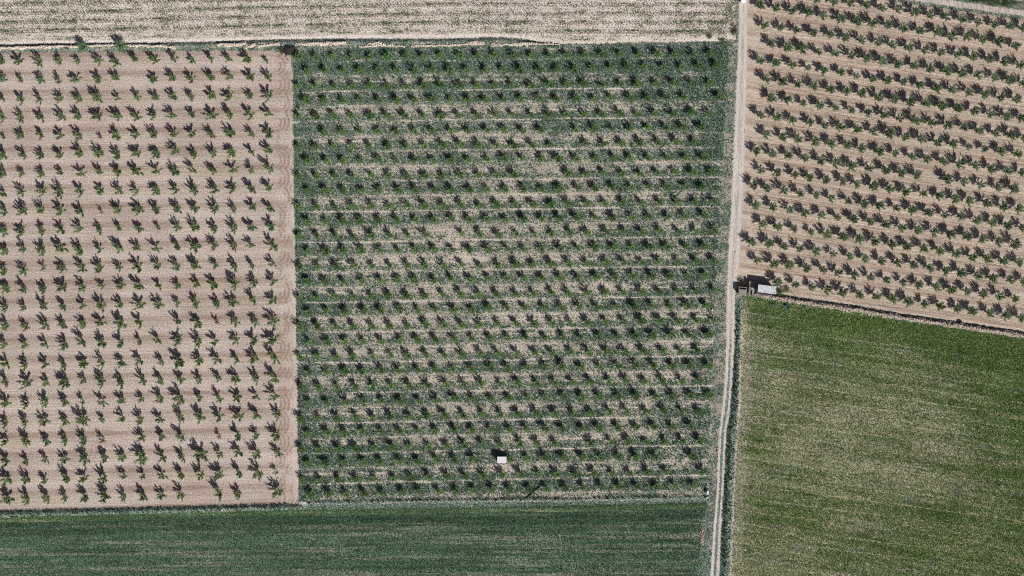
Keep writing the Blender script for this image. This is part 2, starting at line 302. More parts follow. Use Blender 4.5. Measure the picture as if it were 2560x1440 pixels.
def rock_mat(name, a, b):
    t = NT(name, .95)
    c = t.mix(1.0, t.attr('tint').outputs['Color'], t.rng(t.noise(t.pos(), 5, 3), .3, .7, .75, 1.25), 'MULTIPLY')
    t.bump(t.noise(t.pos(), 9, 3), .5, .05)
    return t.out(c)
M['rock'] = rock_mat('limestone_rubble', 0, 0)
M['masonry'] = simple('rubble_masonry', (.33, .28, .23), .95, .45, 3.5, bmp=.8)
M['white_roof'] = simple('white_painted_slab', (.78, .78, .77), .6, .06, 3, bmp=.05)
M['render'] = simple('cement_render', (.42, .39, .35), .9, .15, 3)
M['slab'] = simple('grey_concrete', (.30, .29, .27), .9, .25, 3)
M['door'] = simple('green_metal_door', (.06, .10, .08), .6, .2, 3)
M['wallblue'] = simple('blue_painted_wall', (.14, .17, .30), .8, .25, 2)
def rust_roof():
    t = NT('galvanised_sheet', .5); t.bsdf.inputs['Metallic'].default_value = .15
    base = t.noise(t.pos(obj=True, scale=(2.2, .5, 1)), 1.2, 4, .7)
    fine = t.noise(t.pos(obj=True), 5, 3, .7)
    v = t.math('ADD', t.math('MULTIPLY', base, .65), t.math('MULTIPLY', fine, .35))
    c = t.ramp(v, [(.36, (.40, .50, .62)), (.43, (.70, .76, .82)), (.53, (.74, .78, .82)), (.57, (.52, .43, .39)), (.68, (.34, .22, .17))])
    t.bump(fine, .1, .02)
    return t.out(c)
M['rust'] = rust_roof()
M['carpaint'] = simple('white_car_paint', (.80, .81, .82), .3, .02, 2, spec=.5, bmp=0)
M['glass'] = simple('car_glass', (.03, .05, .06), .12, .1, 2, spec=.6, bmp=0)
M['rubber'] = simple('black_rubber', (.025, .025, .026), .85, .2, 5)
M['lamp'] = simple('headlamp_lens', (.6, .62, .63), .15, .05, 4, spec=.6, bmp=0)
M['chrome'] = simple('light_alloy', (.45, .45, .46), .35, .1, 4, metal=.8, bmp=0)
M['tyre_w'] = simple('pale_plastic_hoop', (.62, .60, .57), .6, .1, 4)
M['black'] = simple('black_plastic', (.03, .03, .032), .6, .2, 4)

# ------------------------------------------------------------------ object helpers
def tag(o, label=None, cat=None, group=None, kind=None):
    if label: o['label'] = label
    if cat: o['category'] = cat
    if group: o['group'] = group
    if kind: o['kind'] = kind
    return o
def link(o, parent=None):
    COL.objects.link(o)
    if parent: o.parent = parent
    return o
def npmesh(name, v, f, mat, tint=None, smooth=False):
    """v (n,3), f (m,k) -> mesh"""
    me = bpy.data.meshes.new(name)
    v = np.asarray(v, np.float32); f = np.asarray(f, np.int32); k = f.shape[1]
    me.vertices.add(len(v)); me.vertices.foreach_set('co', v.ravel())
    me.loops.add(f.size); me.loops.foreach_set('vertex_index', f.ravel())
    me.polygons.add(len(f)); me.polygons.foreach_set('loop_start', np.arange(0, f.size, k, dtype=np.int32))
    me.polygons.foreach_set('use_smooth', np.full(len(f), smooth, dtype=bool))
    me.update(calc_edges=True)
    if tint is not None:
        a = me.color_attributes.new('tint', 'FLOAT_COLOR', 'POINT')
        c = np.ones((len(v), 4), np.float32); c[:, :3] = tint; a.data.foreach_set('color', c.ravel())
    me.materials.append(mat)
    return me
def bmobj(name, bm, mat, parent=None, smooth=False):
    me = bpy.data.meshes.new(name); bm.normal_update(); bm.to_mesh(me); bm.free()
    me.materials.append(mat)
    if smooth:
        for p in me.polygons: p.use_smooth = True
    return link(bpy.data.objects.new(name, me), parent)
def empty(name, loc, rz=0):
    o = bpy.data.objects.new(name, None); o.empty_display_size = .3
    COL.objects.link(o); o.location = loc; o.rotation_euler = (0, 0, rz); return o
def box(bm, cx, cy, cz, sx, sy, sz, rz=0, bev=0.0, tilt=None):
    r = bmesh.ops.create_cube(bm, size=1)
    m = Matrix.Translation((cx, cy, cz)) @ Matrix.Rotation(rz, 4, 'Z')
    if tilt: m = m @ tilt
    m = m @ Matrix.Diagonal((sx, sy, sz, 1))
    bmesh.ops.transform(bm, matrix=m, verts=r['verts'])
    if bev:
        es = list({e for v in r['verts'] for e in v.link_edges})
        bmesh.ops.bevel(bm, geom=es, offset=bev, segments=2, affect='EDGES')
def tube(bm, p0, p1, r0, r1, seg=6):
    p0 = Vector(p0); p1 = Vector(p1); d = p1 - p0
    q = d.to_track_quat('Z', 'Y').to_matrix().to_4x4()
    m = Matrix.Translation((p0 + p1) / 2) @ q
    bmesh.ops.create_cone(bm, cap_ends=True, segments=seg, radius1=r0, radius2=r1, depth=d.length, matrix=m)

# ------------------------------------------------------------------ GROUND SHEETS
CS = 3.2                                 # plan units per cell (0.4 m)
gx = np.arange(-240, 2800.1, CS); gy = np.arange(-200, 1640.1, CS)
VX, VY = np.meshgrid(gx, gy)
cx, cy = np.meshgrid(gx[:-1] + CS / 2, gy[:-1] + CS / 2)
wx = cx + 12 * (fbm(cx / 12, cy / 12, 31) - .5); wy = cy + 6 * (fbm(cx / 11, cy / 11, 47) - .5)

def regions(x, y):
    R = np.full(x.shape, 'verge', dtype='<U8')
    tl, tr = L(TL, y), L(TR, y)
    # northern vineyard
    R[(x < tl - 8) & (y < L(NB, x))] = 'north'
    R[(x < L(WE, y)) & (y > L(OT, x)) & (y < L(WS, x))] = 'west'
    R[(x >= L(WE, y)) & (x < L(ME, y)) & (y > L(OT, x)) & (y < L(MS, x))] = 'mid'
    R[(y > L(WT, x)) & (x < L(WR, y))] = 'wheat'
    R[(x >= tl) & (x <= tr)] = 'track'
    e = (x > tr) & (y < L(WL, x) - 10) & (y > L(NE, x))
    R[e] = 'east'
    d = y - L(NE, x)
    R[(x > tr) & (d < -9) & (d > -24)] = 'track'
    R[(x > tr) & (d < -46)] = 'far'
    R[(x > L(MW, y)) & (y > L(WL, x) + 8)] = 'meadow'
    return R
REG = regions(wx, wy)

def masks(x, y):
    """r = dark band, g = plant cover, b = pale bare rut"""
    r = np.zeros(x.shape); g = np.zeros(x.shape); b = np.zeros(x.shape)
    n1 = fbm(x / 60, y / 60, 3); n2 = fbm(x / 20, y / 14, 9); nst = fbm(x / 120, y / 5, 21); nw = fbm(x / 40, 0 * y, 77)
    reg = regions(x, y)
    # west orchard: a browner band above each tree row
    q = reg == 'west'
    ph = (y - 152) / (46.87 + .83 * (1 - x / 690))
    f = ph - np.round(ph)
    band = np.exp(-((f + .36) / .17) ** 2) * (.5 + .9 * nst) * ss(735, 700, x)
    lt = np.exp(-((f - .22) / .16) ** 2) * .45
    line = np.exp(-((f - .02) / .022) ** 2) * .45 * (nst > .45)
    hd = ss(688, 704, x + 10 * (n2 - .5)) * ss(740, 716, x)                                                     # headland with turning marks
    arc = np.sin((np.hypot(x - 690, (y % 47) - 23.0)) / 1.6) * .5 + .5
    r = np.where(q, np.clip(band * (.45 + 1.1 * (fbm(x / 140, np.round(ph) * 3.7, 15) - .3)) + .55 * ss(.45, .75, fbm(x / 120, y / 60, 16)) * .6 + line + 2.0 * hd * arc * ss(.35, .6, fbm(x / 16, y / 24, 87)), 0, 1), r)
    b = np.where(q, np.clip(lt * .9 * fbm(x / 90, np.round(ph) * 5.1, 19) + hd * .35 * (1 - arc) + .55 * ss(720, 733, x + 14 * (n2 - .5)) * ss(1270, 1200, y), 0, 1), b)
    g = np.where(q, .06 + .10 * line, g)
    # middle orchard
    q = reg == 'mid'
    p = mid_phase(x, y); odd = np.floor(p + 0.0).astype(int)
    fr = p - np.floor(p); isodd = (np.mod(odd, 2) == 0)                      # rows 1,3,5.. have index 0,2,4..
    green = np.where(isodd, .64 + .04 * fr, .60 - .08 * np.sin(fr * PI))
    top = ss(300, 130, y); right = ss(1640, 1800, x) * ss(900, 300, y) * .7
    centre = np.exp(-((x - 1230) / 330) ** 2 - ((y - 620) / 330) ** 2)
    bl = np.exp(-((x - 900) / 260) ** 2 - ((y - 1130) / 90) ** 2) * .5
    fd = np.abs(p - np.round(p))
    rowline = np.exp(-((fd) / .17) ** 2)
    G = green + .20 * top + .28 * right - .13 * centre + .14 * bl + .40 * (n1 - .5) + .42 * (n2 - .5) + .08 * rowline
    G = G + .34 * (fbm(x / 110, y / 3.5, 141) - .5) + .14 * (top + right > .5) * 0 + .18 * ss(60, 0, x - 745) + .10 * ss(1225, 1250, y)
    yl = p - .30 - .12 * (fbm(x / 70, np.floor(p / 2) * 9.1, 55) - .5)
    e0 = np.exp(-((yl - np.round(yl / 2) * 2) / .036) ** 2)
    e1 = np.exp(-((yl - 1 - np.round((yl - 1) / 2) * 2) / .03) ** 2)
    e2 = np.exp(-((p - 1.62 - .05 * nw - np.round((p - 1.62) / 2) * 2) / .04) ** 2)
    lines = np.clip(e0 * (.85 * ss(.25, .5, nst)) + e1 * .4 * ss(.4, .6, nst) + e2 * .55 * ss(.38, .6, nst), 0, 1) * (p > .05)
    G = G - lines * .55
    g = np.where(q, np.clip(G, .05, .95), g); b = np.where(q, np.clip(lines * .9, 0, 1), b)
    # northern vineyard: plant strips along the rows
    q = reg == 'north'
    v = (y + .021 * np.minimum(x, 1100)) / 22.6; vf = v - np.floor(v)
    strip = np.exp(-((vf - .42) / .12) ** 2)
    G = .36 + .34 * strip * ss(.4, .62, fbm(x / 45, y / 9, 91)) + .55 * (n2 - .5) + .12 * (n1 - .5)
    G = G - .25 * ss(L(NB, x) - 18, L(NB, x) - 4, y)
    g = np.where(q, np.clip(G + .12 * ss(1790, 1830, x), 0, .85), g)
    b = np.where(q, np.clip(.65 * ss(-16, -2, y - L(NB, x)) + .5 * np.exp(-((vf - .85) / .1) ** 2) * nst, 0, 1), b)
    r = np.where(q, np.exp(-((vf - .62) / .05) ** 2) * .5 * (nst > .4), r)
    # east orchard
    q = reg == 'east'
    p = (y - .154 * (x - 1830) - 50) / 45.0; f = p - np.floor(p)
    nse = fbm((x + .154 * y) / 90, (y - .154 * x) / 4, 33)
    r = np.where(q, np.clip(1.0 * np.exp(-((f - .58) / .11) ** 2) * (.2 + nse) + .9 * np.exp(-((f - .36) / .035) ** 2) * ss(.4, .6, nse) + .6 * ss(26, 8, x - L(TR, y)) * nse, 0, 1), r)
    b = np.where(q, np.clip(.35 * np.exp(-((f - .82) / .12) ** 2) + .5 * ss(40, 5, x - L(TR, y)), 0, 1), b)
    g = np.where(q, .03 + .1 * ss(30, 5, np.abs(x - L(TR, y) - 12)) * (n2 > .5), g)
    # track
    q = reg == 'track'
    tl, tr = L(TL, y), L(TR, y); u = (x - tl) / np.maximum(tr - tl, 1)
    nar = ss(740, 1000, y)
    rut = np.maximum(bump(u, .2, .16), bump(u, .82, .16))
    mid = bump(u, .5, .15) * (.25 * ss(250, 700, y) + .55 * nar)
    b = np.where(q, np.clip(.15 + .65 * rut + .5 * (n2 - .5), 0, 1), b)
    g = np.where(q, np.clip(.16 + mid + .5 * (n2 - .5) + .35 * bump(u, 1.0, .08) + .35 * bump(u, 0.0, .08) + .15 * nar * (1 - rut), 0, 1), g)
    # verges
    q = reg == 'verge'
    g = np.where(q, np.clip(.70 + .5 * (n2 - .5), 0, 1), g)
    east_of = q & (x < 1850) & (x > L(ME, y)) & (y < 1260)
    g = np.where(east_of, np.clip(.60 + .8 * (n2 - .5), 0, 1), g)
    dk = q & (x > L(TR, y)) & (x < 1860) & (y > 745)
    g = np.where(dk, np.clip(.92 + .2 * (n2 - .5) - .5 * bump(x, L(MW, y) - 3, 3), 0, 1), g)
    stony = bump(y, L(MS, x) + 7, 2.5) * (x > 745) * (x < 1760)
    b = np.where(q, stony * .3, b); g = np.where(q, g + .15 * (x < 1770) * (y > 1235) - stony * .15, g)
    lt = bump(x, L(MW, y) - 6, 5) * (y > 900)
    b = np.where(q, np.maximum(b, lt * .3), b); g = np.where(q, g - lt * .15, g)
    wst = q & (x < L(WE, y) + 20) & (y > 1240) & (y < 1262) & (x > 720)
    b = np.where(wst, .9, b); g = np.where(wst, .2, g)
    # wheat
    q = reg == 'wheat'
    d = y - L(WT, x)
    tram = np.exp(-((d - 16) / 1.8) ** 2) + .5 * bump(d, 1, 2) + .5 * np.exp(-((d - 62 - 6 * (nw - .5)) / 2.0) ** 2) + .45 * ss(15, 22, d) * ss(60, 30, d) + .75 * ss(.5, .25, fbm(x / 240, y / 6, 62, 3))
    st = fbm(x / 260, y / 7, 61, 3)
    G = .86 - .62 * ss(.50, .72, st) - .10 * ss(20, 90, d) + .10 * (n1 - .5) + .12 * bump(d, 8, 8)
    g = np.where(q, np.clip(G, .05, 1), g); r = np.where(q, np.clip(tram, 0, 1), r)
    b = np.where(q, np.clip(.5 * bump(d, 62, 2.5) * nst, 0, 1), b)
    # meadow
    q = reg == 'meadow'
    uu = x * .97 + y * .25; vv = y * .97 - x * .17
    big = fbm(uu / 170, vv / 110, 71, 3); s2 = fbm(uu / 150, vv / 9, 72, 2)
    dw = y - L(WL, x)
    G = .68 + .55 * (big - .5) + .55 * (s2 - .5) + .35 * ss(120, 10, dw) - .35 * ss(40, 0, x - L(MW, y)) + .22 * ss(2150, 2560, x) - .10
    lines = np.exp(-((np.mod(y - .13 * x + 6 * nw, 33) - 16) / 1.5) ** 2) * ss(.42, .55, s2)
    g = np.where(q, np.clip(G - .55 * lines, .08, 1), g); b = np.where(q, lines * .35, b); r = np.where(q, .4 * np.exp(-((np.mod(y - .13 * x + 6 * nw, 33) - 12) / 1.5) ** 2), r)
    return np.stack([r, g, b], -1)

MASK = masks(VX, VY)
edge = np.minimum.reduce([ss(-240, -200, VX), ss(2800, 2760, VX), ss(-200, -160, VY), ss(1640, 1600, VY)])
VZ = hgt(VX, VY) * edge
ncol = len(gx)
vid = np.arange(VX.size).reshape(VX.shape)
quads = np.stack([vid[1:, :-1], vid[1:, 1:], vid[:-1, 1:], vid[:-1, :-1]], -1)
P = np.stack([(VX - 1280) / PM, (720 - VY) / PM, VZ], -1).reshape(-1, 3)
MK = MASK.reshape(-1, 3)
names = {'north': 'vineyard_soil', 'west': 'west_orchard_soil', 'mid': 'weedy_orchard_soil', 'wheat': 'wheat_field',
         'track': 'dirt_track', 'east': 'east_orchard_soil', 'meadow': 'meadow', 'verge': 'verge', 'far': 'field'}
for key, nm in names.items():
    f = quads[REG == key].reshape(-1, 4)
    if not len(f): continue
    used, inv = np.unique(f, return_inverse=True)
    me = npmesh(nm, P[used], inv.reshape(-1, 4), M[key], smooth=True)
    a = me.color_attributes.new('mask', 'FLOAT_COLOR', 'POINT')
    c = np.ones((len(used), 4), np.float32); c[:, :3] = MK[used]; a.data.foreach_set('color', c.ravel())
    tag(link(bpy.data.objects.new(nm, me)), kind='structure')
# surrounding land out to the horizon
x0, x1 = P[:, 0].min(), P[:, 0].max(); y0, y1 = P[:, 1].min(), P[:, 1].max(); BG = 4000
v = [(-BG, -BG, 0), (BG, -BG, 0), (BG, y0, 0), (-BG, y0, 0), (-BG, y1, 0), (BG, y1, 0), (BG, BG, 0), (-BG, BG, 0),
     (x0, y0, 0), (x0, y1, 0), (x1, y0, 0), (x1, y1, 0)]
me = npmesh('ground', v, [(0, 1, 2, 3), (4, 5, 6, 7), (3, 8, 9, 4), (10, 2, 5, 11)], M['far'])
tag(link(bpy.data.objects.new('ground', me)), kind='structure')

# ------------------------------------------------------------------ TUFTS
def tufts(name, x, y, rad, ht, col, label, cat, blades=4, kind='stuff', mat=None, z=None):
    n = len(x)
    X = (x - 1280) / PM; Y = (720 - y) / PM; Z = hgt(x, y) if z is None else z
    k = blades
    ang = RNG.random((n, k)) * 2 * PI
    r = rad[:, None] * RNG.uniform(.55, 1.2, (n, k)); h = ht[:, None] * RNG.uniform(.5, 1.2, (n, k))
    w = rad[:, None] * RNG.uniform(.30, .55, (n, k))
    dx, dy = np.cos(ang), np.sin(ang)
    b = np.empty((n, k, 3, 3), np.float32)
    ox = RNG.normal(0, .25, (n, k)) * rad[:, None]; oy = RNG.normal(0, .25, (n, k)) * rad[:, None]
    b[..., 0, 0] = X[:, None] + ox - dy * w; b[..., 0, 1] = Y[:, None] + oy + dx * w; b[..., 0, 2] = Z[:, None] - .02
    b[..., 1, 0] = X[:, None] + ox + dy * w; b[..., 1, 1] = Y[:, None] + oy - dx * w; b[..., 1, 2] = Z[:, None] - .02
    b[..., 2, 0] = X[:, None] + ox + dx * r; b[..., 2, 1] = Y[:, None] + oy + dy * r; b[..., 2, 2] = Z[:, None] + h
    c = np.repeat((col[:, None, :] * RNG.uniform(.75, 1.25, (n, k, 1)))[:, :, None, :], 3, 2).reshape(-1, 3)
    me = npmesh(name, b.reshape(-1, 3), np.arange(n * k * 3).reshape(-1, 3), mat or M['grass'], c)
    return tag(link(bpy.data.objects.new(name, me)), label, cat, kind=kind)

def pal(n, cols, w=None):
    cols = np.array(cols); i = RNG.choice(len(cols), n, p=w)
    return cols[i] * RNG.uniform(.8, 1.2, (n, 1))
TEALC = [(.09, .155, .105), (.145, .225, .165), (.21, .30, .235), (.09, .19, .075), (.30, .37, .30), (.20, .27, .12)]

def scatter(n, bx, reg):
    x = RNG.uniform(bx[0], bx[2], n); y = RNG.uniform(bx[1], bx[3], n)
    k = regions(x, y) == reg
    return x[k], y[k]

x, y = scatter(300000, (735, 95, 1835, 1262), 'mid')
g = masks(x, y)[:, 1]
k = RNG.random(len(x)) < ss(.15, .95, g) * .8 + .04
x, y, g = x[k], y[k], g[k]
cc = pal(len(x), TEALC, [.2, .25, .22, .13, .12, .08])
tufts('orchard_weeds', x, y, RNG.uniform(.11, .26, len(x)) * (.8 + .4 * g), RNG.uniform(.10, .42, len(x)) * (.7 + .6 * g), cc,
      'grey-green weeds covering the ground of the middle orchard', 'weeds')
print('mid tufts', len(x))

# taller grass along the tree rows of the middle orchard (weedy strips)
x, y = scatter(26000, (735, 95, 1835, 1262), 'mid')
p = mid_phase(x, y); d = np.abs(p - np.round(p)); g = masks(x, y)[:, 1]
k = (d < .17) & (RNG.random(len(x)) < ss(.35, .8, fbm(x / 50, y / 30, 123) + .1) * 1.2)
x, y = x[k], y[k]
tufts('row_grass', x, y, RNG.uniform(.18, .36, len(x)), RNG.uniform(.15, .4, len(x)), pal(len(x), [(.05, .11, .04), (.08, .16, .06), (.12, .2, .09), (.10, .15, .1)]),
      'taller green grass growing in strips along the middle orchard rows', 'grass')

# vineyard weeds
x, y = scatter(120000, (-60, -60, 1850, 125), 'north')
g = masks(x, y)[:, 1]; k = RNG.random(len(x)) < ss(.12, .8, g) * .85 + .06
x, y = x[k], y[k]
tufts('vineyard_weeds', x, y, RNG.uniform(.10, .24, len(x)), RNG.uniform(.05, .18, len(x)), pal(len(x), [(.09, .14, .09), (.14, .18, .11), (.2, .22, .14), (.06, .12, .06), (.22, .2, .12)]),
      'sparse weeds between the rows of young vines at the top', 'weeds')

# verges
x, y = scatter(420000, (-100, -60, 2700, 1560), 'verge')
k = RNG.random(len(x)) < ss(.2, .8, masks(x, y)[:, 1]) * .9
x, y = x[k], y[k]
tall = .28 + .40 * ((y > 1240) & (x >= 760) & (x < 1770) & (y < np.interp(x, *MS) + 4)) + .35 * ((y > 1240) & (x < 760)) + .30 * ((x > L(TR, y)) & (y > 760) & (x < L(MW, y) - 8))
vc = pal(len(x), [(.06, .11, .08), (.10, .16, .125), (.15, .22, .18), (.06, .12, .045), (.23, .28, .23), (.21, .23, .11)])
vc[(y > 1235) & (x < 1772) & (y < L(MS, x) + 5)] *= .62  # tuft colour darkened to paint in the shade of the tall edge grass
vc[(x > L(TR, y)) & (y > 750) & (x < 1862)] *= (.62, .72, .55)
tufts('verge_grass', x, y, RNG.uniform(.16, .34, len(x)), RNG.uniform(.3, 1.0, len(x)) * tall, vc,
      'rough dark green grass on the verges and banks between the fields', 'grass')

# wheat
x, y = scatter(210000, (-60, 1240, 1800, 1520), 'wheat')
m = masks(x, y); g = m[:, 1]
k = (RNG.random(len(x)) < .35 + .5 * g) & (np.abs(y - L(WT, x) - 16) > 1.5)
x, y, g = x[k], y[k], g[k]
cc = pal(len(x), [(.05, .115, .065), (.075, .16, .095), (.11, .21, .135), (.19, .28, .20), (.30, .37, .29)], [.2, .3, .28, .15, .07])
d = y - L(WT, x)
fl = (RNG.random(len(x)) < .05 * bump(d, 10, 12) + .03 * (np.hypot(x - 1560, (y - 1290) * 1.5) < 90)); cc[fl] = (.36, .36, .06)
m = (1 + .25 * bump(d, 8, 7) - .75 * bump(d, 16, 2.2) - .28 * ss(15, 22, d) * ss(60, 30, d)); cc *= m[:, None]; cc[(d < 14)] *= (1.15, 1.1, .75)
cc *= (.35 + 1.3 * fbm((x + 3 * y) / 230, (y + .012 * x) / 5, 66, 3))[:, None] * np.array([1.05, 1.0, .92])
tufts('wheat_plants', x, y, RNG.uniform(.12, .26, len(x)), RNG.uniform(.12, .3, len(x)), cc,
      'dense dark green young wheat filling the field along the bottom', 'wheat', blades=3)

# meadow
x, y = scatter(330000, (1800, 730, 2640, 1500), 'meadow')
g = masks(x, y)[:, 1]
k = RNG.random(len(x)) < .25 + .6 * g
x, y, g = x[k], y[k], g[k]
base = pal(len(x), [(.10, .165, .045), (.15, .235, .06), (.20, .30, .08), (.28, .38, .12), (.11, .19, .085)])
dry = pal(len(x), [(.44, .41, .29), (.58, .54, .42), (.34, .34, .20)])
tt = (RNG.random(len(x)) < ss(1.0, .2, g) * .8)[:, None]
cc = np.where(tt, dry, base) * np.array([.80, .84, .92]) * (.62 + .76 * fbm((x + .2 * y) / 90, (y - .2 * x) / 12, 67, 3))[:, None]
tufts('meadow_grass', x, y, RNG.uniform(.14, .30, len(x)), RNG.uniform(.06, .30, len(x)), cc,
      'mottled green and straw-coloured grass of the large field at lower right', 'grass', blades=3)

# ------------------------------------------------------------------ TREES
def leafset(anchors, n, spread, ln, wd, rnd, base, tipc, out=.6):
    """rhombic leaves around anchor points; returns verts, quads, tint"""
    V, F, T = [], [], []
    for i in range(n):
        a, axis = anchors[rnd.randrange(len(anchors))]
        p = a + Vector((rnd.gauss(0, 1), rnd.gauss(0, 1), rnd.gauss(0, .8))) * spread
        d = (axis * out + Vector((rnd.gauss(0, 1), rnd.gauss(0, 1), rnd.gauss(0, .6))) * .75).normalized()
        s = d.cross(Vector((rnd.gauss(0, .5), rnd.gauss(0, .5), 1))).normalized()
        l = ln * rnd.uniform(.65, 1.3); w = wd * rnd.uniform(.7, 1.25)
        b = len(V)
        V += [p - d * l * .5, p + s * w * .5, p + d * l * .5, p - s * w * .5]; F.append((b, b + 1, b + 2, b + 3))
        q = rnd.random(); k = rnd.uniform(.7, 1.25)
        c = [(base[j] * (1 - q * .6) + tipc[j] * q * .6) * k for j in range(3)]
        T += [c] * 4
    return V, F, T

def tree_proto(kind, seed):
    rnd = random.Random(seed)
    bm = bmesh.new(); anchors = []
    P = {'west': dict(th=.75, tr=.10, nb=(7, 11), ang=(14, 66), ln=(1.2, 2.1), sub=(3, 6), leaf=1400, sp=.10, ls=.25, lw=.15),
         'mid': dict(th=.45, tr=.07, nb=(15, 20), ang=(4, 58), ln=(.95, 1.7), sub=(2, 4), leaf=1150, sp=.09, ls=.22, lw=.13),
         'east': dict(th=.9, tr=.11, nb=(18, 23), ang=(4, 74), ln=(1.15, 1.95), sub=(4, 6), leaf=2300, sp=.095, ls=.22, lw=.13)}[kind]
    th = P['th']; lean = Vector((rnd.uniform(-.1, .1), rnd.uniform(-.1, .1), th))
    tube(bm, (0, 0, -.05), lean, P['tr'] * 1.25, P['tr'], 7)
    nb = rnd.randint(*P['nb']); az0 = rnd.random() * 6.28
    for i in range(nb):
        if kind == 'west':
            az = az0 + i * 2 * PI / nb * rnd.uniform(.8, 1.2) + rnd.uniform(-.35, .35); an = math.radians(rnd.uniform(*P['ang']))
        else:
            az = az0 + i * 2.39996 + rnd.uniform(-.25, .25)
            an = math.radians(P['ang'][0] + (P['ang'][1] - P['ang'][0]) * math.sqrt((i + .5) / nb) + rnd.uniform(-6, 6))
        ln = rnd.uniform(*P['ln'])
        d = Vector((math.cos(az) * math.sin(an), math.sin(az) * math.sin(an), math.cos(an)))
        p = lean.copy(); r = P['tr'] * .55; seg = 4
        for s in range(seg):
            d2 = (d + Vector((rnd.gauss(0, .16), rnd.gauss(0, .16), .05))).normalized()
            q = p + d2 * ln / seg; tube(bm, p, q, r, r * .72, 5); r *= .72
            if s >= 1 or kind == 'mid':
                for t in (.25, .6, .95):
                    for _ in range(2 if s == seg - 1 else 1): anchors.append((p.lerp(q, t), d2))
            if s >= 1:
                for _ in range(rnd.randint(*P['sub']) // 2 + (s == 2)):
                    sd = (d2 + Vector((rnd.gauss(0, .6), rnd.gauss(0, .6), rnd.gauss(.15, .3)))).normalized()
                    sl = rnd.uniform(.3, .62); e = q + sd * sl
                    tube(bm, q, e, r * .7, r * .3, 4)
                    for t in (.3, .55, .8, 1.0): anchors.append((q.lerp(e, t), sd))
            p = q; d = d2
    base, tip = {'west': ((.085, .175, .060), (.28, .34, .16)), 'mid': ((.080, .185, .055), (.21, .34, .11)),
                 'east': ((.085, .175, .080), (.29, .36, .20))}[kind]
    V, F, T = leafset(anchors, int(P['leaf'] * rnd.uniform(.62, 1.2)), P['sp'], P['ls'], P['lw'], rnd, base, tip)
    me = bpy.data.meshes.new(kind + '_trunk'); bm.to_mesh(me); bm.free(); me.materials.append(M['bark'])
    cm = npmesh(kind + '_crown', np.array([tuple(v) for v in V]), F, M['leaf'], np.array(T))
    return me, cm, (np.array([tuple(v) for v in V]), np.array(F), np.array(T))

ORD = ['first', 'second', 'third', 'fourth', 'fifth', 'sixth', 'seventh', 'eighth', 'ninth', 'tenth', 'eleventh', 'twelfth', 'thirteenth',
       'fourteenth', 'fifteenth', 'sixteenth', 'seventeenth', 'eighteenth', 'nineteenth', 'twentieth', 'twenty-first', 'twenty-second',
       'twenty-third', 'twenty-fourth', 'twenty-fifth', 'twenty-sixth', 'twenty-seventh', 'twenty-eighth', 'twenty-ninth', 'thirtieth', 'thirty-first']
PROTO = {k: [tree_proto(k, 100 * i + j) for j in range(15)] for i, k in enumerate(('west', 'mid', 'east'))}

def base_of(x, y, hc):       # trunk foot of a tree whose crown (height hc) is seen at x, y in the plan
    f = hc / CAMH
    return 1280 + (x - 1280) * (1 - f), 720 + (y - 720) * (1 - f)

def place_tree(name, kind, x, y, s, label, group):
    tm, cm, _ = PROTO[kind][random.randrange(15)]
    X, Y = W(x, y)
    r = empty(name, (X, Y, H(x, y)), random.random() * 6.28); r.scale = (s, s, s ** .6 * random.uniform(.9, 1.05))
    tag(r, label, 'tree', group)
    link(bpy.data.objects.new('trunk', tm), r); link(bpy.data.objects.new('crown', cm), r)
    return r
def sz(s, lo=.85, hi=1.2): return 'small' if s < lo else ('large' if s > hi else 'medium')

# left orchard
for ri, row in enumerate(A):
    pos = [t for t in row if t]
    for i, (x, y, s) in enumerate(pos):
        bx, by = base_of(x, y, 1.7 * s)
        place_tree('orchard_tree', 'west', bx, by, s * .93,
                   f'{sz(s)} open-branched tree, {ORD[i]} from left in {ORD[ri]} row down, bare left orchard', 'trees of the left orchard')
# right orchard
for ri, row in enumerate(B):
    pos = [t for t in row if t]
    for i, (x, y, s) in enumerate(pos):
        bx, by = base_of(x, y, 1.5 * s)
        place_tree('round_orchard_tree', 'east', bx, by, s * .93,
                   f'{sz(s, .9, 1.12)} round tree, {ORD[i]} from left in {ORD[ri]} slanting row down, right orchard', 'trees of the right orchard')
# middle orchard: the 300 that show largest are things, the rest one object
allm = []
for ri, row in enumerate(C):
    i = 0
    for t in row:
        if t is None: continue
        x, y, s = t; show = s * (1 + .25 * math.hypot(x - 1280, y - 720) / 800)
        allm.append((show, ri, i, x, y, s)); i += 1
allm.sort(reverse=True)
for (_, ri, i, x, y, s) in allm[:300]:
    bx, by = base_of(x, y, 1.4 * s)
    place_tree('young_orchard_tree', 'mid', bx, by, s, f'{sz(s, .9, 1.05)} bushy tree, {ORD[i]} from left in {ORD[ri]} row down, weedy middle orchard', 'young trees of the middle orchard')
VV, FF, TT = [], [], []; off = 0
tb = []
for (_, ri, i, x, y, s) in allm[300:]:
    bx, by = base_of(x, y, 1.4 * s); X, Y = W(bx, by); a = random.random() * 6.28
    pr = PROTO['mid'][random.randrange(15)]; v, f, t = pr[2]
    R = np.array([[math.cos(a), -math.sin(a), 0], [math.sin(a), math.cos(a), 0], [0, 0, 1]]) * s
    VV.append(v @ R.T + np.array([X, Y, H(bx, by)])); FF.append(f + off); TT.append(t * random.uniform(.8, 1.2)); off += len(v)
    tm = pr[0]; tv = np.empty(len(tm.vertices) * 3, np.float32); tm.vertices.foreach_get('co', tv); tv = tv.reshape(-1, 3)
    tb.append((tv @ R.T + np.array([X, Y, H(bx, by)]), [tuple(p.vertices) for p in tm.polygons]))
root = empty('young_orchard_trees', W(1280, 700) + (0,))
tag(root, 'the smaller bushy young trees of the weedy middle orchard', 'trees', kind='stuff')
ov = np.array([root.location.x, root.location.y, 0])
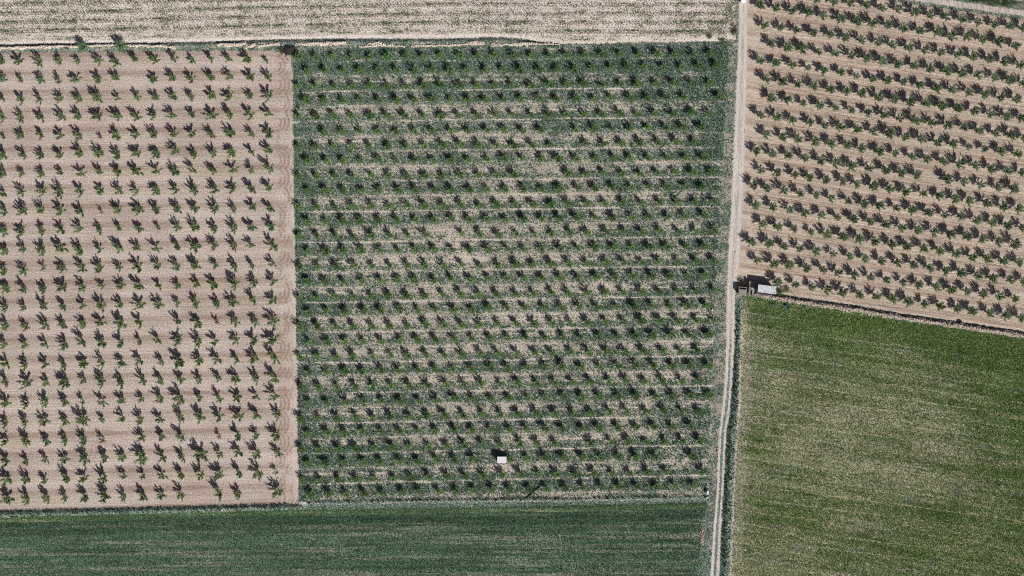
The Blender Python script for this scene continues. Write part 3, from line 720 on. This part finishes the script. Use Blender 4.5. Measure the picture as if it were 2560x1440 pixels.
o = link(bpy.data.objects.new('crowns', npmesh('crowns', np.vstack(VV) - ov, np.vstack(FF), M['leaf'], np.vstack(TT))), root); o['kind'] = 'stuff'
me = bpy.data.meshes.new('trunks'); vs, fs, q = [], [], 0
for v, f in tb:
    vs += [tuple(u) for u in (v - ov)]; fs += [tuple(a + q for a in ff) for ff in f]; q += len(v)
me.from_pydata(vs, [], fs); me.materials.append(M['bark'])
o = link(bpy.data.objects.new('trunks', me), root); o['kind'] = 'stuff'

# two trees on the northern bank
for (x, y, s, lab) in ((208, 117, .95, 'small bright green tree on the northern stone bank, left one of two'),
                       (306, 117, 1.25, 'wider green tree on the northern stone bank, right one of two')):
    bx, by = base_of(x, y, 1.5); r = place_tree('bank_tree', 'east', bx, by, s, lab, 'trees on the northern bank')

# stakes between the trees of the middle orchard
bm = bmesh.new(); tube(bm, (0, 0, -.1), (0.03, 0.0, 1.2), .06, .05, 6); tube(bm, (0, 0, .35), (.12, .05, .75), .014, .01, 4); tube(bm, (0, 0, .6), (-.1, .06, .95), .014, .01, 4)
sm = bpy.data.meshes.new('stake'); bm.to_mesh(sm); bm.free(); sm.materials.append(M['stake'])
st = []
for ri, row in enumerate(C):
    k = 0
    for a, b in zip(row[:-1], row[1:]):
        if a and b:
            k += 1
            if random.random() < .9: st.append((ri, k, (a[0] + b[0]) / 2 + random.uniform(-2, 2), (a[1] + b[1]) / 2 + random.uniform(-1, 2)))
st.sort(key=lambda t: -math.hypot(t[2] - 1280, t[3] - 720))
rest = []
for n_, (ri, k, x, y) in enumerate(st):
    X, Y = W(x, y)
    if n_ < 300:
        o = link(bpy.data.objects.new('wooden_stake', sm)); o.location = (X, Y, H(x, y)); o.rotation_euler = (random.gauss(0, .05), random.gauss(0, .05), random.random() * 6)
        tag(o, f'thin stake in the {ORD[k-1]} gap from left of the {ORD[ri]} middle orchard row', 'stake', 'stakes between the young trees')
    else: rest.append((X, Y, H(x, y)))
def multi(name, mesh, pts, mat, label, cat, lo=1, hi=1):
    v0 = np.empty(len(mesh.vertices) * 3, np.float32); mesh.vertices.foreach_get('co', v0); v0 = v0.reshape(-1, 3)
    f0 = [tuple(p.vertices) for p in mesh.polygons]; vs, fs, q = [], [], 0
    for p in pts:
        a = random.random() * 6.28; s = random.uniform(lo, hi); c_, s_ = math.cos(a) * s, math.sin(a) * s
        R = np.array([[c_, -s_, 0], [s_, c_, 0], [0, 0, s]])
        vs += (v0 @ R.T + np.array(p)).tolist(); fs += [tuple(i + q for i in f) for f in f0]; q += len(v0)
    me = bpy.data.meshes.new(name); me.from_pydata(vs, [], fs); me.materials.append(mat)
    return tag(link(bpy.data.objects.new(name, me)), label, cat, kind='stuff')
multi('wooden_stakes', sm, rest, M['stake'], 'remaining thin stakes between trees in the centre of the middle orchard', 'stakes')

# young vines in the northern field
bm = bmesh.new(); tube(bm, (0, 0, -.05), (.05, .02, .7), .07, .05, 5)
for k in range(5):
    a = k * 1.6; tube(bm, (.04, .02, .55), (.03 + math.cos(a) * .28, .02 + math.sin(a) * .18, 1.05), .05, .03, 4)
vm = bpy.data.meshes.new('vine'); bm.to_mesh(vm); bm.free(); vm.materials.append(M['bark'])
vp = []
for r_ in range(-3, 5):
    for x in np.arange(-40, 1815, 7.3):
        y = 13 + 22.6 * r_ + 4 - .021 * min(x, 1100) + random.uniform(-.8, .8)
        if y > np.interp(x, *NB) - 12 or y < -30 or random.random() < .12: continue
        vp.append((x + random.uniform(-1, 1), y, r_))
vis = sorted([v for v in vp if v[1] > 3 and 0 < v[0] < 1815], key=lambda v: -(abs(v[0] - 1280)))
cnt = {}
rows_v = sorted({v[2] for v in vis}); rank = {id(v): i for rr in rows_v for i, v in enumerate(sorted([q for q in vis if q[2] == rr], key=lambda t: t[0]))}
for n_, v in enumerate(vis[:300]):
    X, Y = W(v[0], v[1]); o = link(bpy.data.objects.new('young_vine', vm)); o.location = (X, Y, H(v[0], v[1])); o.rotation_euler = (0, 0, random.random() * 6)
    nr = rows_v.index(v[2]); o.scale = (random.uniform(.8, 1.2),) * 3
    tag(o, f'leafless young vine number {rank[id(v)] + 1} from the left in {ORD[nr]} vine row down', 'vine', 'young vines in the top field')
ids = {id(v) for v in vis[:300]}
multi('young_vines', vm, [W(v[0], v[1]) + (H(v[0], v[1]),) for v in vp if id(v) not in ids], M['bark'], 'remaining rows of leafless young vines in the top field', 'vines', .8, 1.2)

# ------------------------------------------------------------------ RUBBLE
def rocks(name, pts, smin, smax, label, cat, cols, kind=None):
    """pts (n,2) plan units -> irregular stones joined in one wall"""
    n = len(pts); ico = bmesh.new(); bmesh.ops.create_icosphere(ico, subdivisions=1, radius=1)
    v0 = np.array([v.co[:] for v in ico.verts]); f0 = np.array([[v.index for v in f.verts] for f in ico.faces]); ico.free()
    s = RNG.uniform(smin, smax, n); ax = RNG.uniform(.6, 1.25, (n, 3)) * np.array([1, 1, .7])
    a = RNG.random(n) * 6.28; jit = RNG.uniform(.78, 1.2, (n, len(v0), 1))
    v = v0[None] * jit * ax[:, None, :] * s[:, None, None]
    c, s_ = np.cos(a)[:, None], np.sin(a)[:, None]
    x = v[..., 0] * c - v[..., 1] * s_; y = v[..., 0] * s_ + v[..., 1] * c
    zz = hgt(pts[:, 0], pts[:, 1]) + s * .25 + pts[:, 2]
    V = np.stack([x + ((pts[:, 0] - 1280) / PM)[:, None], y + ((720 - pts[:, 1]) / PM)[:, None], v[..., 2] + zz[:, None]], -1).reshape(-1, 3)
    F = (f0[None] + (np.arange(n) * len(v0))[:, None, None]).reshape(-1, 3)
    T = np.repeat(pal(n, cols), len(v0), 0)
    me = npmesh(name, V, F, M['rock'], T)
    return tag(link(bpy.data.objects.new(name, me)), label, cat, kind=kind)
LIME = [(.62, .54, .46), (.70, .63, .55), (.52, .44, .36), (.64, .55, .46)]
def strip(segs, dens, lift=.4):
    out = []
    for (xa, ya, xb, yb, w) in segs:
        n = int(abs(xb - xa) * w * dens)
        t = RNG.random(n); u = RNG.uniform(-1, 1, n)
        xs_ = xa + (xb - xa) * t; ww = w * (.35 + 1.1 * vnoise(xs_ / 7, t * 0, 5))
        x = xs_; y = ya + (yb - ya) * t + u * ww / 2 + 3.0 * (vnoise(xs_ / 11, t * 0, 8) - .5)
        out.append(np.stack([x, y, lift * (1 - u ** 2) * RNG.random(n)], -1))
    return np.vstack(out)
rocks('rubble_wall', strip([(-40, 121, 60, 121, 7), (40, 119, 175, 117, 7), (175, 118, 205, 116, 5), (215, 116, 300, 113, 6), (318, 113, 372, 115, 6), (372, 115, 440, 119, 5),
      (545, 113, 580, 111, 5), (560, 117, 615, 108, 6), (612, 119, 640, 111, 7), (640, 118, 700, 110, 5)], .6), .11, .28,
      'pale tumbled stone wall above the left orchard, broken into short lengths', 'stone wall', LIME)
rocks('rubble_wall', strip([(738, 112, 800, 109, 6), (800, 110, 866, 107, 9), (898, 117, 960, 112, 5), (922, 109, 960, 110, 6), (960, 112, 1012, 117, 4), (1028, 116, 1130, 113, 4),
      (1130, 113, 1210, 111, 3.5), (1170, 109, 1210, 108, 5), (1226, 113, 1300, 111, 7), (1300, 108, 1350, 110, 6), (1350, 111, 1400, 113, 3)], .6), .11, .28,
      'pale tumbled stone wall along the top edge of the weedy middle orchard', 'stone wall', LIME)
sg = []
xs = [1882, 1915, 1947, 2000, 2041, 2100, 2150, 2200, 2250, 2330, 2403, 2480, 2560, 2650]
wd = [8, 9, 12, 12, 12, 13, 13, 13, 12, 12, 12, 13, 14]
for a, b, w_ in zip(xs[:-1], xs[1:], wd): sg.append((a, float(np.interp(a, *WL)), b, float(np.interp(b, *WL)), w_))
rocks('rubble_wall', strip(sg, .42, .5), .12, .30, 'long brownish rubble stone wall between right orchard and green field', 'stone wall',
      [(.44, .35, .28), (.55, .46, .38), (.36, .28, .23), (.50, .40, .33), (.60, .54, .47)])
# stones scattered on the soils
n = 2600; xx = RNG.uniform(-60, 2600, n); yy = RNG.uniform(0, 1260, n); rg = regions(xx, yy); k = (rg == 'west') | (rg == 'track') | (rg == 'north') | ((rg == 'mid') & (RNG.random(n) < .4))
k |= (rg == 'verge') & (xx > 1740)
q = np.stack([xx[k], yy[k], xx[k] * 0], -1)
rocks('loose_stones', q, .05, .13, 'pale loose stones scattered over the tilled soil and track', 'stones', LIME, 'stuff')
n = 230; yy = RNG.uniform(780, 1460, n); xx = np.interp(yy, *MW) - 10 + RNG.normal(0, 2.2, n)
rocks('verge_stones', np.stack([xx, yy, 0 * xx + .1], -1), .08, .2, 'grey stones strewn along the verge east of the dirt track', 'stones', [(.42, .41, .42), (.5, .48, .46), (.3, .3, .32)], 'stuff')
n = 170; xx = 1757 + RNG.normal(0, 3.5, n); yy = RNG.uniform(1318, 1362, n)
rocks('stone_heap', np.stack([xx, yy, RNG.random(n) * .15], -1), .1, .22, 'small reddish stone heap beside the lower end of the dirt track', 'stone heap', [(.45, .33, .27), (.5, .42, .36), (.4, .3, .3)])
n = 260; xx = RNG.uniform(745, 1750, n); yy = np.interp(xx, *MS) + 6 + RNG.normal(0, 1.2, n)
rocks('edge_stones', np.stack([xx, yy, 0 * xx + .05], -1), .07, .2, 'pale stones strewn along the lower edge of the middle orchard', 'stones', LIME, 'stuff')
for (x, y, s, lab) in ((1780, 774.5, .45, 'white boulder at the right edge of the middle orchard'), (1766, 1243.5, .38, 'white rock just below the white box at the lower right orchard corner')):
    p = np.array([[x, y, 0.05]]); rocks('boulder', p, s, s, lab, 'boulder', [(.75, .74, .72)])

# ------------------------------------------------------------------ BUSHES
def bush(name, x, y, rx, ry, h, n, cols, label, cat='bush', leaf=.17, stem=True, sp=.13, wd=.55):
    rnd = random.Random(int(x * 7 + y)); X, Y = W(x, y)
    r = empty(name, (X, Y, H(x, y))); tag(r, label, cat)
    bm = bmesh.new(); anc = []
    for i in range(26):
        a = rnd.random() * 6.28; q = math.sqrt(rnd.random()); e = Vector((math.cos(a) * rx * q, math.sin(a) * ry * q, h * (1 - .55 * q * q) * rnd.uniform(.6, 1)))
        m_ = e * .5 + Vector((0, 0, .1)); tube(bm, (rnd.uniform(-.1, .1), rnd.uniform(-.1, .1), -.03), m_, .03, .02, 4); tube(bm, m_, e, .02, .008, 4)
        d = e.normalized()
        for t in (.45, .65, .85, 1): anc.append((e * t, d))
    bmobj('stems', bm, M['bark'], r)
    V, F, T = leafset(anc, n, sp * max(rx, ry), leaf, leaf * wd, rnd, cols[0], cols[1])
    link(bpy.data.objects.new('foliage', npmesh('foliage', np.array([tuple(v) for v in V]), F, M['leaf'], np.array(T))), r)
    return r
bush('bush', 1856, 707, 1.3, 1.5, 1.5, 900, ((.03, .06, .03), (.08, .11, .05)), 'dark green bush beside the track, left of the ruined walls')
bush('bush', 1952, 731, 1.5, 1.3, 1.6, 1000, ((.04, .085, .025), (.12, .16, .04)), 'green bush against the right end of the metal-roofed shed')
bush('bush', 1966, 722, 1.3, 1.1, .9, 500, ((.10, .13, .09), (.22, .24, .17)), 'grey-green straggly bush right of the bush by the shed')
bush('bush', 1849, 727, .9, .8, .8, 300, ((.04, .07, .04), (.09, .12, .06)), 'low dark bush at the left foot of the small grey tank')
bush('bush', 1775, 91, 1.2, 1.0, .9, 520, ((.06, .09, .03), (.13, .15, .05)), 'olive bush in the lower right corner of the top field')
bush('bush', 1836, 76, 1.1, 2.4, .9, 900, ((.09, .11, .055), (.17, .17, .10)), 'long straggly olive bush left of the track, below the white car')
bush('bush', 1805, 99, 1.6, .7, .7, 420, ((.04, .09, .03), (.12, .18, .04)), 'low green bush at the top right corner of the middle orchard')
bush('bush', 1033.5, 1223, .95, .9, .8, 420, ((.15, .19, .15), (.24, .27, .22)), 'round grey-green bush in the bottom tree row of the middle orchard', leaf=.12)
bush('bush', 745, 268, .6, .6, .5, 160, ((.04, .09, .03), (.1, .15, .05)), 'tiny bush at the left edge of the middle orchard')
bush('bush', 700, 122, 1.3, .9, .8, 420, ((.045, .09, .035), (.1, .15, .06)), 'green bush left of the dark brush pile')
bush('bush', 170, 120, 1.0, .7, .6, 260, ((.06, .10, .06), (.1, .14, .09)), 'low bush on the northern bank left of the two trees')
bush('bush', 2503, 10, 6.2, 1.0, 1.3, 2600, ((.05, .10, .035), (.11, .17, .06)), 'long green hedge in the top right corner above the field track', 'hedge', sp=.045)
bush('bush', 2450, 3, 5.0, 1.0, 1.3, 2000, ((.04, .08, .03), (.09, .15, .05)), 'left stretch of the green hedge at the top right edge', 'hedge', sp=.05)

def agave(x, y, s, lab):
    X, Y = W(x, y); rnd = random.Random(int(x)); V, F, T = [], [], []
    for i in range(34):
        a = i * 2.4; an = math.radians(15 + 62 * (i / 34)); d = Vector((math.cos(a) * math.sin(an), math.sin(a) * math.sin(an), math.cos(an)))
        s_ = Vector((-math.sin(a), math.cos(a), 0)); l = s * rnd.uniform(.8, 1.1); b = len(V)
        up = Vector((0, 0, .02))
        V += [s_ * -.05 * s, s_ * .05 * s, d * l * .55 + s_ * .07 * s, d * l * .55 - s_ * .07 * s, d * l + Vector((0, 0, -.08 * s))]
        F += [(b, b + 1, b + 2, b + 3), (b + 3, b + 2, b + 4, b + 4)]
        c = rnd.uniform(.8, 1.2); T += [(.13 * c, .22 * c, .23 * c)] * 5
    me = bpy.data.meshes.new('agave'); me.from_pydata([tuple(v) for v in V], [], [f if f[3] != f[2] else f[:3] for f in F])
    a_ = me.color_attributes.new('tint', 'FLOAT_COLOR', 'POINT'); cc = np.ones((len(V), 4), np.float32); cc[:, :3] = np.array(T); a_.data.foreach_set('color', cc.ravel())
    me.materials.append(M['grass']); o = link(bpy.data.objects.new('agave_plant', me)); o.location = (X, Y, H(x, y))
    tag(o, lab, 'agave')
agave(1935, 762, .85, 'blue-green spiky plant below the rubble wall, leftmost of three')
agave(1967, 766, 1.25, 'largest blue-green spiky plant below the rubble wall, middle of three')
agave(2011, 769, .7, 'smallest blue-green spiky plant below the rubble wall, rightmost of three')

# dark brush pile at the corner of three fields
X, Y = W(724, 125); r = empty('brush_pile', (X, Y, H(724, 125))); tag(r, 'dark charcoal-coloured brush pile at the top left corner of the middle orchard', 'brush pile')
bm = bmesh.new(); rnd = random.Random(4)
bmesh.ops.create_icosphere(bm, subdivisions=3, radius=1)
for v in bm.verts:
    n_ = v.co.normalized(); k = 1 + .28 * math.sin(n_.x * 5 + 1) * math.cos(n_.y * 4) + rnd.uniform(-.12, .12)
    v.co = Vector((n_.x * 1.75 * k, n_.y * 1.6 * k, max(-.05, n_.z * .75 * k)))
bmobj('heap', bm, M['darkwood'], r)
bm = bmesh.new()
for i in range(520):
    a = rnd.random() * 6.28; q = math.sqrt(rnd.random()); p = Vector((math.cos(a) * 1.9 * q, math.sin(a) * 1.75 * q, .95 * (1 - q * q) * .85 + .1))
    an = rnd.random() * 6.28; d = Vector((math.cos(an), math.sin(an), rnd.uniform(-.2, .35))) * rnd.uniform(.25, .7)
    tube(bm, p - d / 2, p + d / 2, .022, .012, 3)
bmobj('branches', bm, simple('grey_twigs', (.085, .078, .075), .95, .4, 5), r)
bush('bush', 706, 131, 1.0, .9, .5, 200, ((.05, .1, .03), (.12, .16, .05)), 'low green bush below left of the dark brush pile')

# pale hoops in the grass of the northern bank
for i, (x, y, rr, lab) in enumerate(((254, 124.5, .28, 'largest pale hoop lying in the grass of the northern bank'), (181, 123.5, .20, 'middle pale hoop in the bank grass, left of the two bank trees'), (102, 125, .17, 'leftmost and smallest pale hoop in the northern bank grass'))):
    bm = bmesh.new(); N1, N2 = 20, 8
    ring = [[bm.verts.new(((rr + .055 * math.cos(b * 2 * PI / N2)) * math.cos(a * 2 * PI / N1), (rr + .055 * math.cos(b * 2 * PI / N2)) * math.sin(a * 2 * PI / N1), .055 * math.sin(b * 2 * PI / N2))) for b in range(N2)] for a in range(N1)]
    for a in range(N1):
        for b in range(N2): bm.faces.new((ring[a][b], ring[(a + 1) % N1][b], ring[(a + 1) % N1][(b + 1) % N2], ring[a][(b + 1) % N2]))
    o = bmobj('plastic_hoop', bm, M['tyre_w'], smooth=True); X, Y = W(x, y); o.location = (X, Y, H(x, y) + .42); tag(o, lab, 'hoop', 'pale hoops on the northern bank')

# ------------------------------------------------------------------ HUT in the middle orchard
X, Y = W(1254.7, 1146.5); r = empty('field_hut', (X, Y, H(1254, 1146))); tag(r, 'small field hut with flat white roof among the middle orchard trees', 'hut')
bm = bmesh.new(); box(bm, 0, 0, .9, 2.6, 1.65, 1.86, bev=.01); bmobj('wall', bm, M['render'], r)
bm = bmesh.new(); box(bm, 0, 0, 1.9, 2.9, 1.95, .13, bev=.02); bmobj('roof', bm, M['white_roof'], r)
bm = bmesh.new(); box(bm, -.4, -.84, .82, .8, .05, 1.62, bev=.005); dr = bmobj('door', bm, M['door'], r)
bm = bmesh.new(); box(bm, -.1, -.885, .85, .04, .04, .16); bmobj('handle', bm, M['chrome'], dr)
bm = bmesh.new(); box(bm, .75, -.84, 1.2, .5, .04, .4); wn = bmobj('window', bm, M['glass'], r)
bm = bmesh.new()
for dx_, dz_, sx_, sz_ in ((0, .22, .6, .05), (0, -.22, .6, .05), (-.275, 0, .05, .39), (.275, 0, .05, .39)): box(bm, .75 + dx_, -.86, 1.2 + dz_, sx_, .06, sz_)
bmobj('frame', bm, M['render'], wn)

# white box near the corner
X, Y = W(1768, 1230); r = empty('meter_box', (X, Y, H(1768, 1230))); tag(r, 'small white box standing in grass at the lower right orchard corner', 'box')
bm = bmesh.new(); box(bm, 0, 0, .42, .5, 1.0, .84, bev=.02); bmobj('cabinet', bm, M['white_roof'], r)
bm = bmesh.new(); box(bm, 0, 0, .87, .6, 1.12, .06, bev=.01); bmobj('lid', bm, M['white_roof'], r)
bm = bmesh.new(); box(bm, .262, 0, .42, .02, .8, .6); bmobj('door', bm, M['render'], r)

# dark beam on the ground
bm = bmesh.new(); tube(bm, (-2.25, -1.6, 0.02), (2.05, 2.1, .1), .16, .12, 8)
o = bmobj('dark_beam', bm, M['darkwood']); X, Y = W(1334, 1232); o.location = (X, Y, H(1334, 1232) + .12); tag(o, 'long dark beam lying slantwise below the bottom tree row of middle orchard', 'beam')
bm = bmesh.new(); box(bm, 0, 0, .12, 1.1, .5, .24, rz=.2, bev=.03); o = bmobj('beam_shadow_block', bm, M['darkwood']); X, Y = W(1334, 1223); o.location = (X, Y, H(1334, 1223)); tag(o, 'dark flat block standing in for the shadow of the long dark beam', 'painted shadow')  # flat dark block added to paint in the beam's shadow

# ------------------------------------------------------------------ SHED with metal roof and ruined walls
ANG = -math.radians(7.1)
X, Y = W(1911.5, 723.5); r = empty('metal_roofed_shed', (X, Y, H(1911, 723)), ANG); tag(r, 'shed with patchy rusted pale blue metal roof beside the dirt track', 'shed')
bm = bmesh.new(); box(bm, 0, 0, 1.28, 5.35, 2.1, 2.66); bmobj('wall', bm, M['wallblue'], r)
bm = bmesh.new()
nn = 56
top = []; bot = []
for j in range(2):
    yy_ = (-1.2, 1.2)[j]
    for i in range(nn + 1):
        xx_ = -2.8 + 5.6 * i / nn; zz_ = 2.72 + .05 * j + .022 * math.cos(i * PI)
        top.append(bm.verts.new((xx_, yy_, zz_))); bot.append(bm.verts.new((xx_, yy_, zz_ - .05)))
for i in range(nn):
    a, b, c, d = top[i], top[i + 1], top[nn + 1 + i + 1], top[nn + 1 + i]; bm.faces.new((a, b, c, d))
    a, b, c, d = bot[i], bot[i + 1], bot[nn + 1 + i + 1], bot[nn + 1 + i]; bm.faces.new((d, c, b, a))
    bm.faces.new((bot[i], bot[i + 1], top[i + 1], top[i])); bm.faces.new((top[nn + 1 + i], top[nn + 2 + i], bot[nn + 2 + i], bot[nn + 1 + i]))
for i in (0, nn): bm.faces.new((top[i], top[nn + 1 + i], bot[nn + 1 + i], bot[i]))
bmobj('roof', bm, M['rust'], r)
bm = bmesh.new(); box(bm, -1.2, -1.075, 1.0, .95, .05, 1.95); dr = bmobj('door', bm, M['door'], r)
bm = bmesh.new(); box(bm, -.85, -1.12, 1.0, .05, .05, .18); bmobj('handle', bm, M['chrome'], dr)

def ruin(name, x, y, segs, label, cat='ruined wall', mat='masonry'):
    X, Y = W(x, y); bm = bmesh.new(); rnd = random.Random(int(x))
    for (px, py, sx, sy, h) in segs:
        nx = max(1, int(sx / .35)); ny = max(1, int(sy / .35))
        for i in range(nx):
            for j in range(ny):
                hh = h * rnd.uniform(.86, 1.05)
                box(bm, px - sx / 2 + (i + .5) * sx / nx, py - sy / 2 + (j + .5) * sy / ny, hh / 2 - .05, sx / nx * 1.03, sy / ny * 1.03, hh + .1, rz=rnd.uniform(-.08, .08), bev=.03)
    o = bmobj(name, bm, M[mat]); o.location = (X, Y, H(x, y)); o.rotation_euler = (0, 0, ANG); return tag(o, label, cat)
ruin('ruined_wall', 1871.5, 708.5, [(0, 0, .42, 1.5, 1.5)], 'upper short stub of stone wall in the shed shadow')
ruin('ruined_wall', 1870.5, 726, [(0, 0, .6, 2.2, 1.7)], 'thick pale stone wall stub between the grey tank and shed')
ruin('ruined_wall', 1885, 705, [(0, 0, 2.8, .4, .9)], 'low stone wall running along inside the shed shadow')
ruin('ruined_wall', 1893, 739, [(0, 0, 3.2, .4, .6), (1.8, -.3, 1.8, .4, .4)], 'low broken stone wall just below the shed')
X, Y = W(1854, 725.5); r = empty('water_tank', (X, Y, H(1854, 725)), ANG * .6); tag(r, 'small grey concrete tank with open dark back beside the track', 'tank')
bm = bmesh.new(); box(bm, 0, -.95, .7, 2.5, .2, 1.5, bev=.02); box(bm, 0, .95, .7, 2.5, .2, 1.5, bev=.02); box(bm, -1.15, 0, .7, .2, 1.68, 1.5, bev=.02); box(bm, 1.15, 0, .7, .2, 1.68, 1.5, bev=.02); bmobj('wall', bm, M['masonry'], r)
bm = bmesh.new(); box(bm, 0, -.3, 1.5, 2.35, 1.15, .1, bev=.02); bmobj('lid', bm, M['slab'], r)
bm = bmesh.new(); box(bm, 0, 0, .85, .75, 2.3, .07, bev=.01, tilt=Matrix.Rotation(.5, 4, 'Y'))
o = bmobj('grey_sheet', bm, M['slab']); X, Y = W(1881.5, 728); o.location = (X, Y, H(1881, 728)); o.rotation_euler = (0, 0, ANG); tag(o, 'grey sheet leaning at the left end of the shed', 'sheet')

# fence posts along the rubble wall
pw = [(1990, 741, 'first'), (2031, 746, 'second'), (2069, 752, 'third'), (2106, 757, 'fourth'), (2144, 763, 'fifth'), (2182, 769, 'sixth')]
bm = bmesh.new(); tube(bm, (0, 0, -.2), (0, 0, 1.5), .05, .045, 8); tube(bm, (0, 0, .9), (.02, -.35, -.02), .022, .022, 5)
fm = bpy.data.meshes.new('fence_post'); bm.to_mesh(fm); bm.free(); fm.materials.append(M['stake'])
for (x, y, o_) in pw:
    o = link(bpy.data.objects.new('fence_post', fm)); X, Y = W(x, y + 2); o.location = (X, Y, H(x, y + 2)); o.rotation_euler = (random.gauss(0, .05), random.gauss(0, .05), random.random())
    tag(o, f'{o_} thin fence post from the left along the upper side of rubble wall', 'fence post', 'fence posts along the rubble wall')
# dark crate on the wall
X, Y = W(2403, 809); r = empty('metal_drum', (X, Y, H(2403, 809) + .1), .1); tag(r, 'dark grey open crate on top of the rubble wall near right edge', 'crate')
bm = bmesh.new(); box(bm, 0, 0, .04, 1.2, .8, .08); box(bm, 0, .38, .35, 1.2, .05, .7); box(bm, 0, -.38, .35, 1.2, .05, .7); box(bm, -.58, 0, .35, .05, .71, .7); box(bm, .58, 0, .35, .05, .71, .7); bmobj('body', bm, simple('grey_crate', (.16, .17, .18), .6), r)
bm = bmesh.new(); box(bm, .1, -.1, .42, .9, .45, .05, tilt=Matrix.Rotation(.3, 4, 'X')); bmobj('contents', bm, M['slab'], r)
r.name = 'open_crate'

# ------------------------------------------------------------------ CAR (nose towards the orchard, mostly beyond the top edge)
X, Y = W(1856.5, -8.5); car = empty('parked_car', (X, Y, H(1856, -8) + .0)); tag(car, 'white car on the dirt track, cut off by the top edge', 'car')
def loft(secs, close=True):
    bm = bmesh.new(); rings = []
    for s in secs: rings.append([bm.verts.new(p) for p in s])
    n_ = len(rings[0])
    for a, b in zip(rings[:-1], rings[1:]):
        for i in range(n_): bm.faces.new((a[i], a[(i + 1) % n_], b[(i + 1) % n_], b[i]))
    bm.faces.new(rings[0][::-1]); bm.faces.new(rings[-1]); bmesh.ops.recalc_face_normals(bm, faces=bm.faces); return bm
def sect(y, hw, z0, z1, rd=.14):
    pts = []
    for (sx, sz_) in ((1, 1), (-1, 1), (-1, -1), (1, -1)):
        for a in range(4):
            t = a / 3 * PI / 2
            if (sx, sz_) == (1, 1): c = (math.sin(PI/2 - t), math.sin(t))
            elif (sx, sz_) == (-1, 1): c = (-math.sin(t), math.cos(t))
            elif (sx, sz_) == (-1, -1): c = (-math.cos(t), -math.sin(t))
            else: c = (math.sin(t), -math.cos(t))
            zc = z1 - rd if sz_ > 0 else z0 + rd * .5
            pts.append((sx * (hw - rd) + c[0] * rd, y, zc + c[1] * (rd if sz_ > 0 else rd * .5)))
    return pts
b = loft([sect(-2.08, .55, .35, .68), sect(-2.0, .70, .28, .80), sect(-1.8, .79, .24, .88), sect(-1.2, .84, .22, .98), sect(-.5, .85, .22, 1.02), sect(1.0, .85, .22, 1.02), sect(1.7, .83, .24, 1.0), sect(1.98, .76, .3, .92), sect(2.05, .65, .38, .8)])
body = bmobj('body', b, M['carpaint'], car, True)
b = loft([sect(-1.02, .62, .95, 1.03, .04), sect(-.35, .68, .95, 1.42, .09), sect(.2, .70, .95, 1.47, .1), sect(1.2, .68, .95, 1.45, .1), sect(1.85, .60, .95, 1.08, .06)])
bmobj('cabin_glass', b, M['glass'], car, True)
b = loft([sect(-.32, .62, 1.42, 1.49, .04), sect(.2, .66, 1.44, 1.53, .05), sect(1.15, .64, 1.42, 1.50, .04)]); bmobj('roof', b, M['carpaint'], car, True)
for sx in (-1, 1):
    bm = bmesh.new(); tube(bm, (sx * .72, -1.03, 1.0), (sx * .68, -.33, 1.44), .035, .035, 6); tube(bm, (sx * .70, .4, 1.0), (sx * .68, .4, 1.46), .03, .03, 6); bmobj('pillar', bm, M['carpaint'], car)
    bm = bmesh.new(); box(bm, sx * .93, -.72, 1.02, .2, .12, .14, bev=.03); bmobj('mirror', bm, M['carpaint'], car)
    bm = bmesh.new(); box(bm, sx * .56, -1.99, .68, .28, .16, .13, bev=.03); bmobj('headlight', bm, M['lamp'], car)
    for yy_ in (-1.3, 1.28):
        bm = bmesh.new(); tube(bm, (sx * .70, yy_, .31), (sx * .87, yy_, .31), .31, .31, 20); wl = bmobj('wheel', bm, M['rubber'], car)
        bm = bmesh.new(); tube(bm, (sx * .86, yy_, .31), (sx * .885, yy_, .31), .19, .18, 12); bmobj('rim', bm, M['chrome'], wl)
bm = bmesh.new(); box(bm, 0, -2.085, .48, .8, .03, .14, bev=.01); bmobj('grille', bm, M['black'], car)

# ------------------------------------------------------------------ LIGHT
EL = math.radians(33.5); dx_, dy_ = .66, -.75; nrm = math.hypot(dx_, dy_); dx_, dy_ = dx_ / nrm, dy_ / nrm
sd = Vector((dx_ * math.cos(EL), dy_ * math.cos(EL), math.sin(EL)))
ld = bpy.data.lights.new('sun', 'SUN'); ld.energy = 5.0; ld.angle = math.radians(.5); ld.color = (1.0, .955, .90)
lo = link(bpy.data.objects.new('sun', ld)); lo.rotation_euler = sd.to_track_quat('Z', 'Y').to_euler(); lo.location = sd * 200
w = bpy.data.worlds.new('World'); sc.world = w; w.use_nodes = True
nt = w.node_tree; bg = nt.nodes['Background']; sky = nt.nodes.new('ShaderNodeTexSky'); sky.sky_type = 'NISHITA'; sky.sun_disc = False
sky.sun_elevation = EL; sky.sun_rotation = math.atan2(dx_, dy_); sky.altitude = 300
wm = nt.nodes.new('ShaderNodeMix'); wm.data_type = 'RGBA'; wm.blend_type = 'MULTIPLY'; wm.inputs[0].default_value = 1; wm.inputs[7].default_value = (1.15, .92, .9, 1)
nt.links.new(sky.outputs[0], wm.inputs[6]); nt.links.new(wm.outputs[2], bg.inputs[0]); bg.inputs[1].default_value = .044

cd = bpy.data.cameras.new('camera'); cam = link(bpy.data.objects.new('camera', cd)); cam.location = (0, 0, CAMH); cam.rotation_euler = (0, 0, 0)
cd.sensor_width = 36; cd.lens = 36 * CAMH / 320.0; cd.clip_start = 1; cd.clip_end = 9000
sc.camera = cam
sc.cycles.use_denoising = False; sc.cycles.max_bounces = 4; sc.cycles.diffuse_bounces = 3
sc.cycles.filter_width = 1.0
sc.view_settings.view_transform = 'Standard'; sc.view_settings.look = 'None'; sc.view_settings.exposure = 0; sc.view_settings.gamma = 1
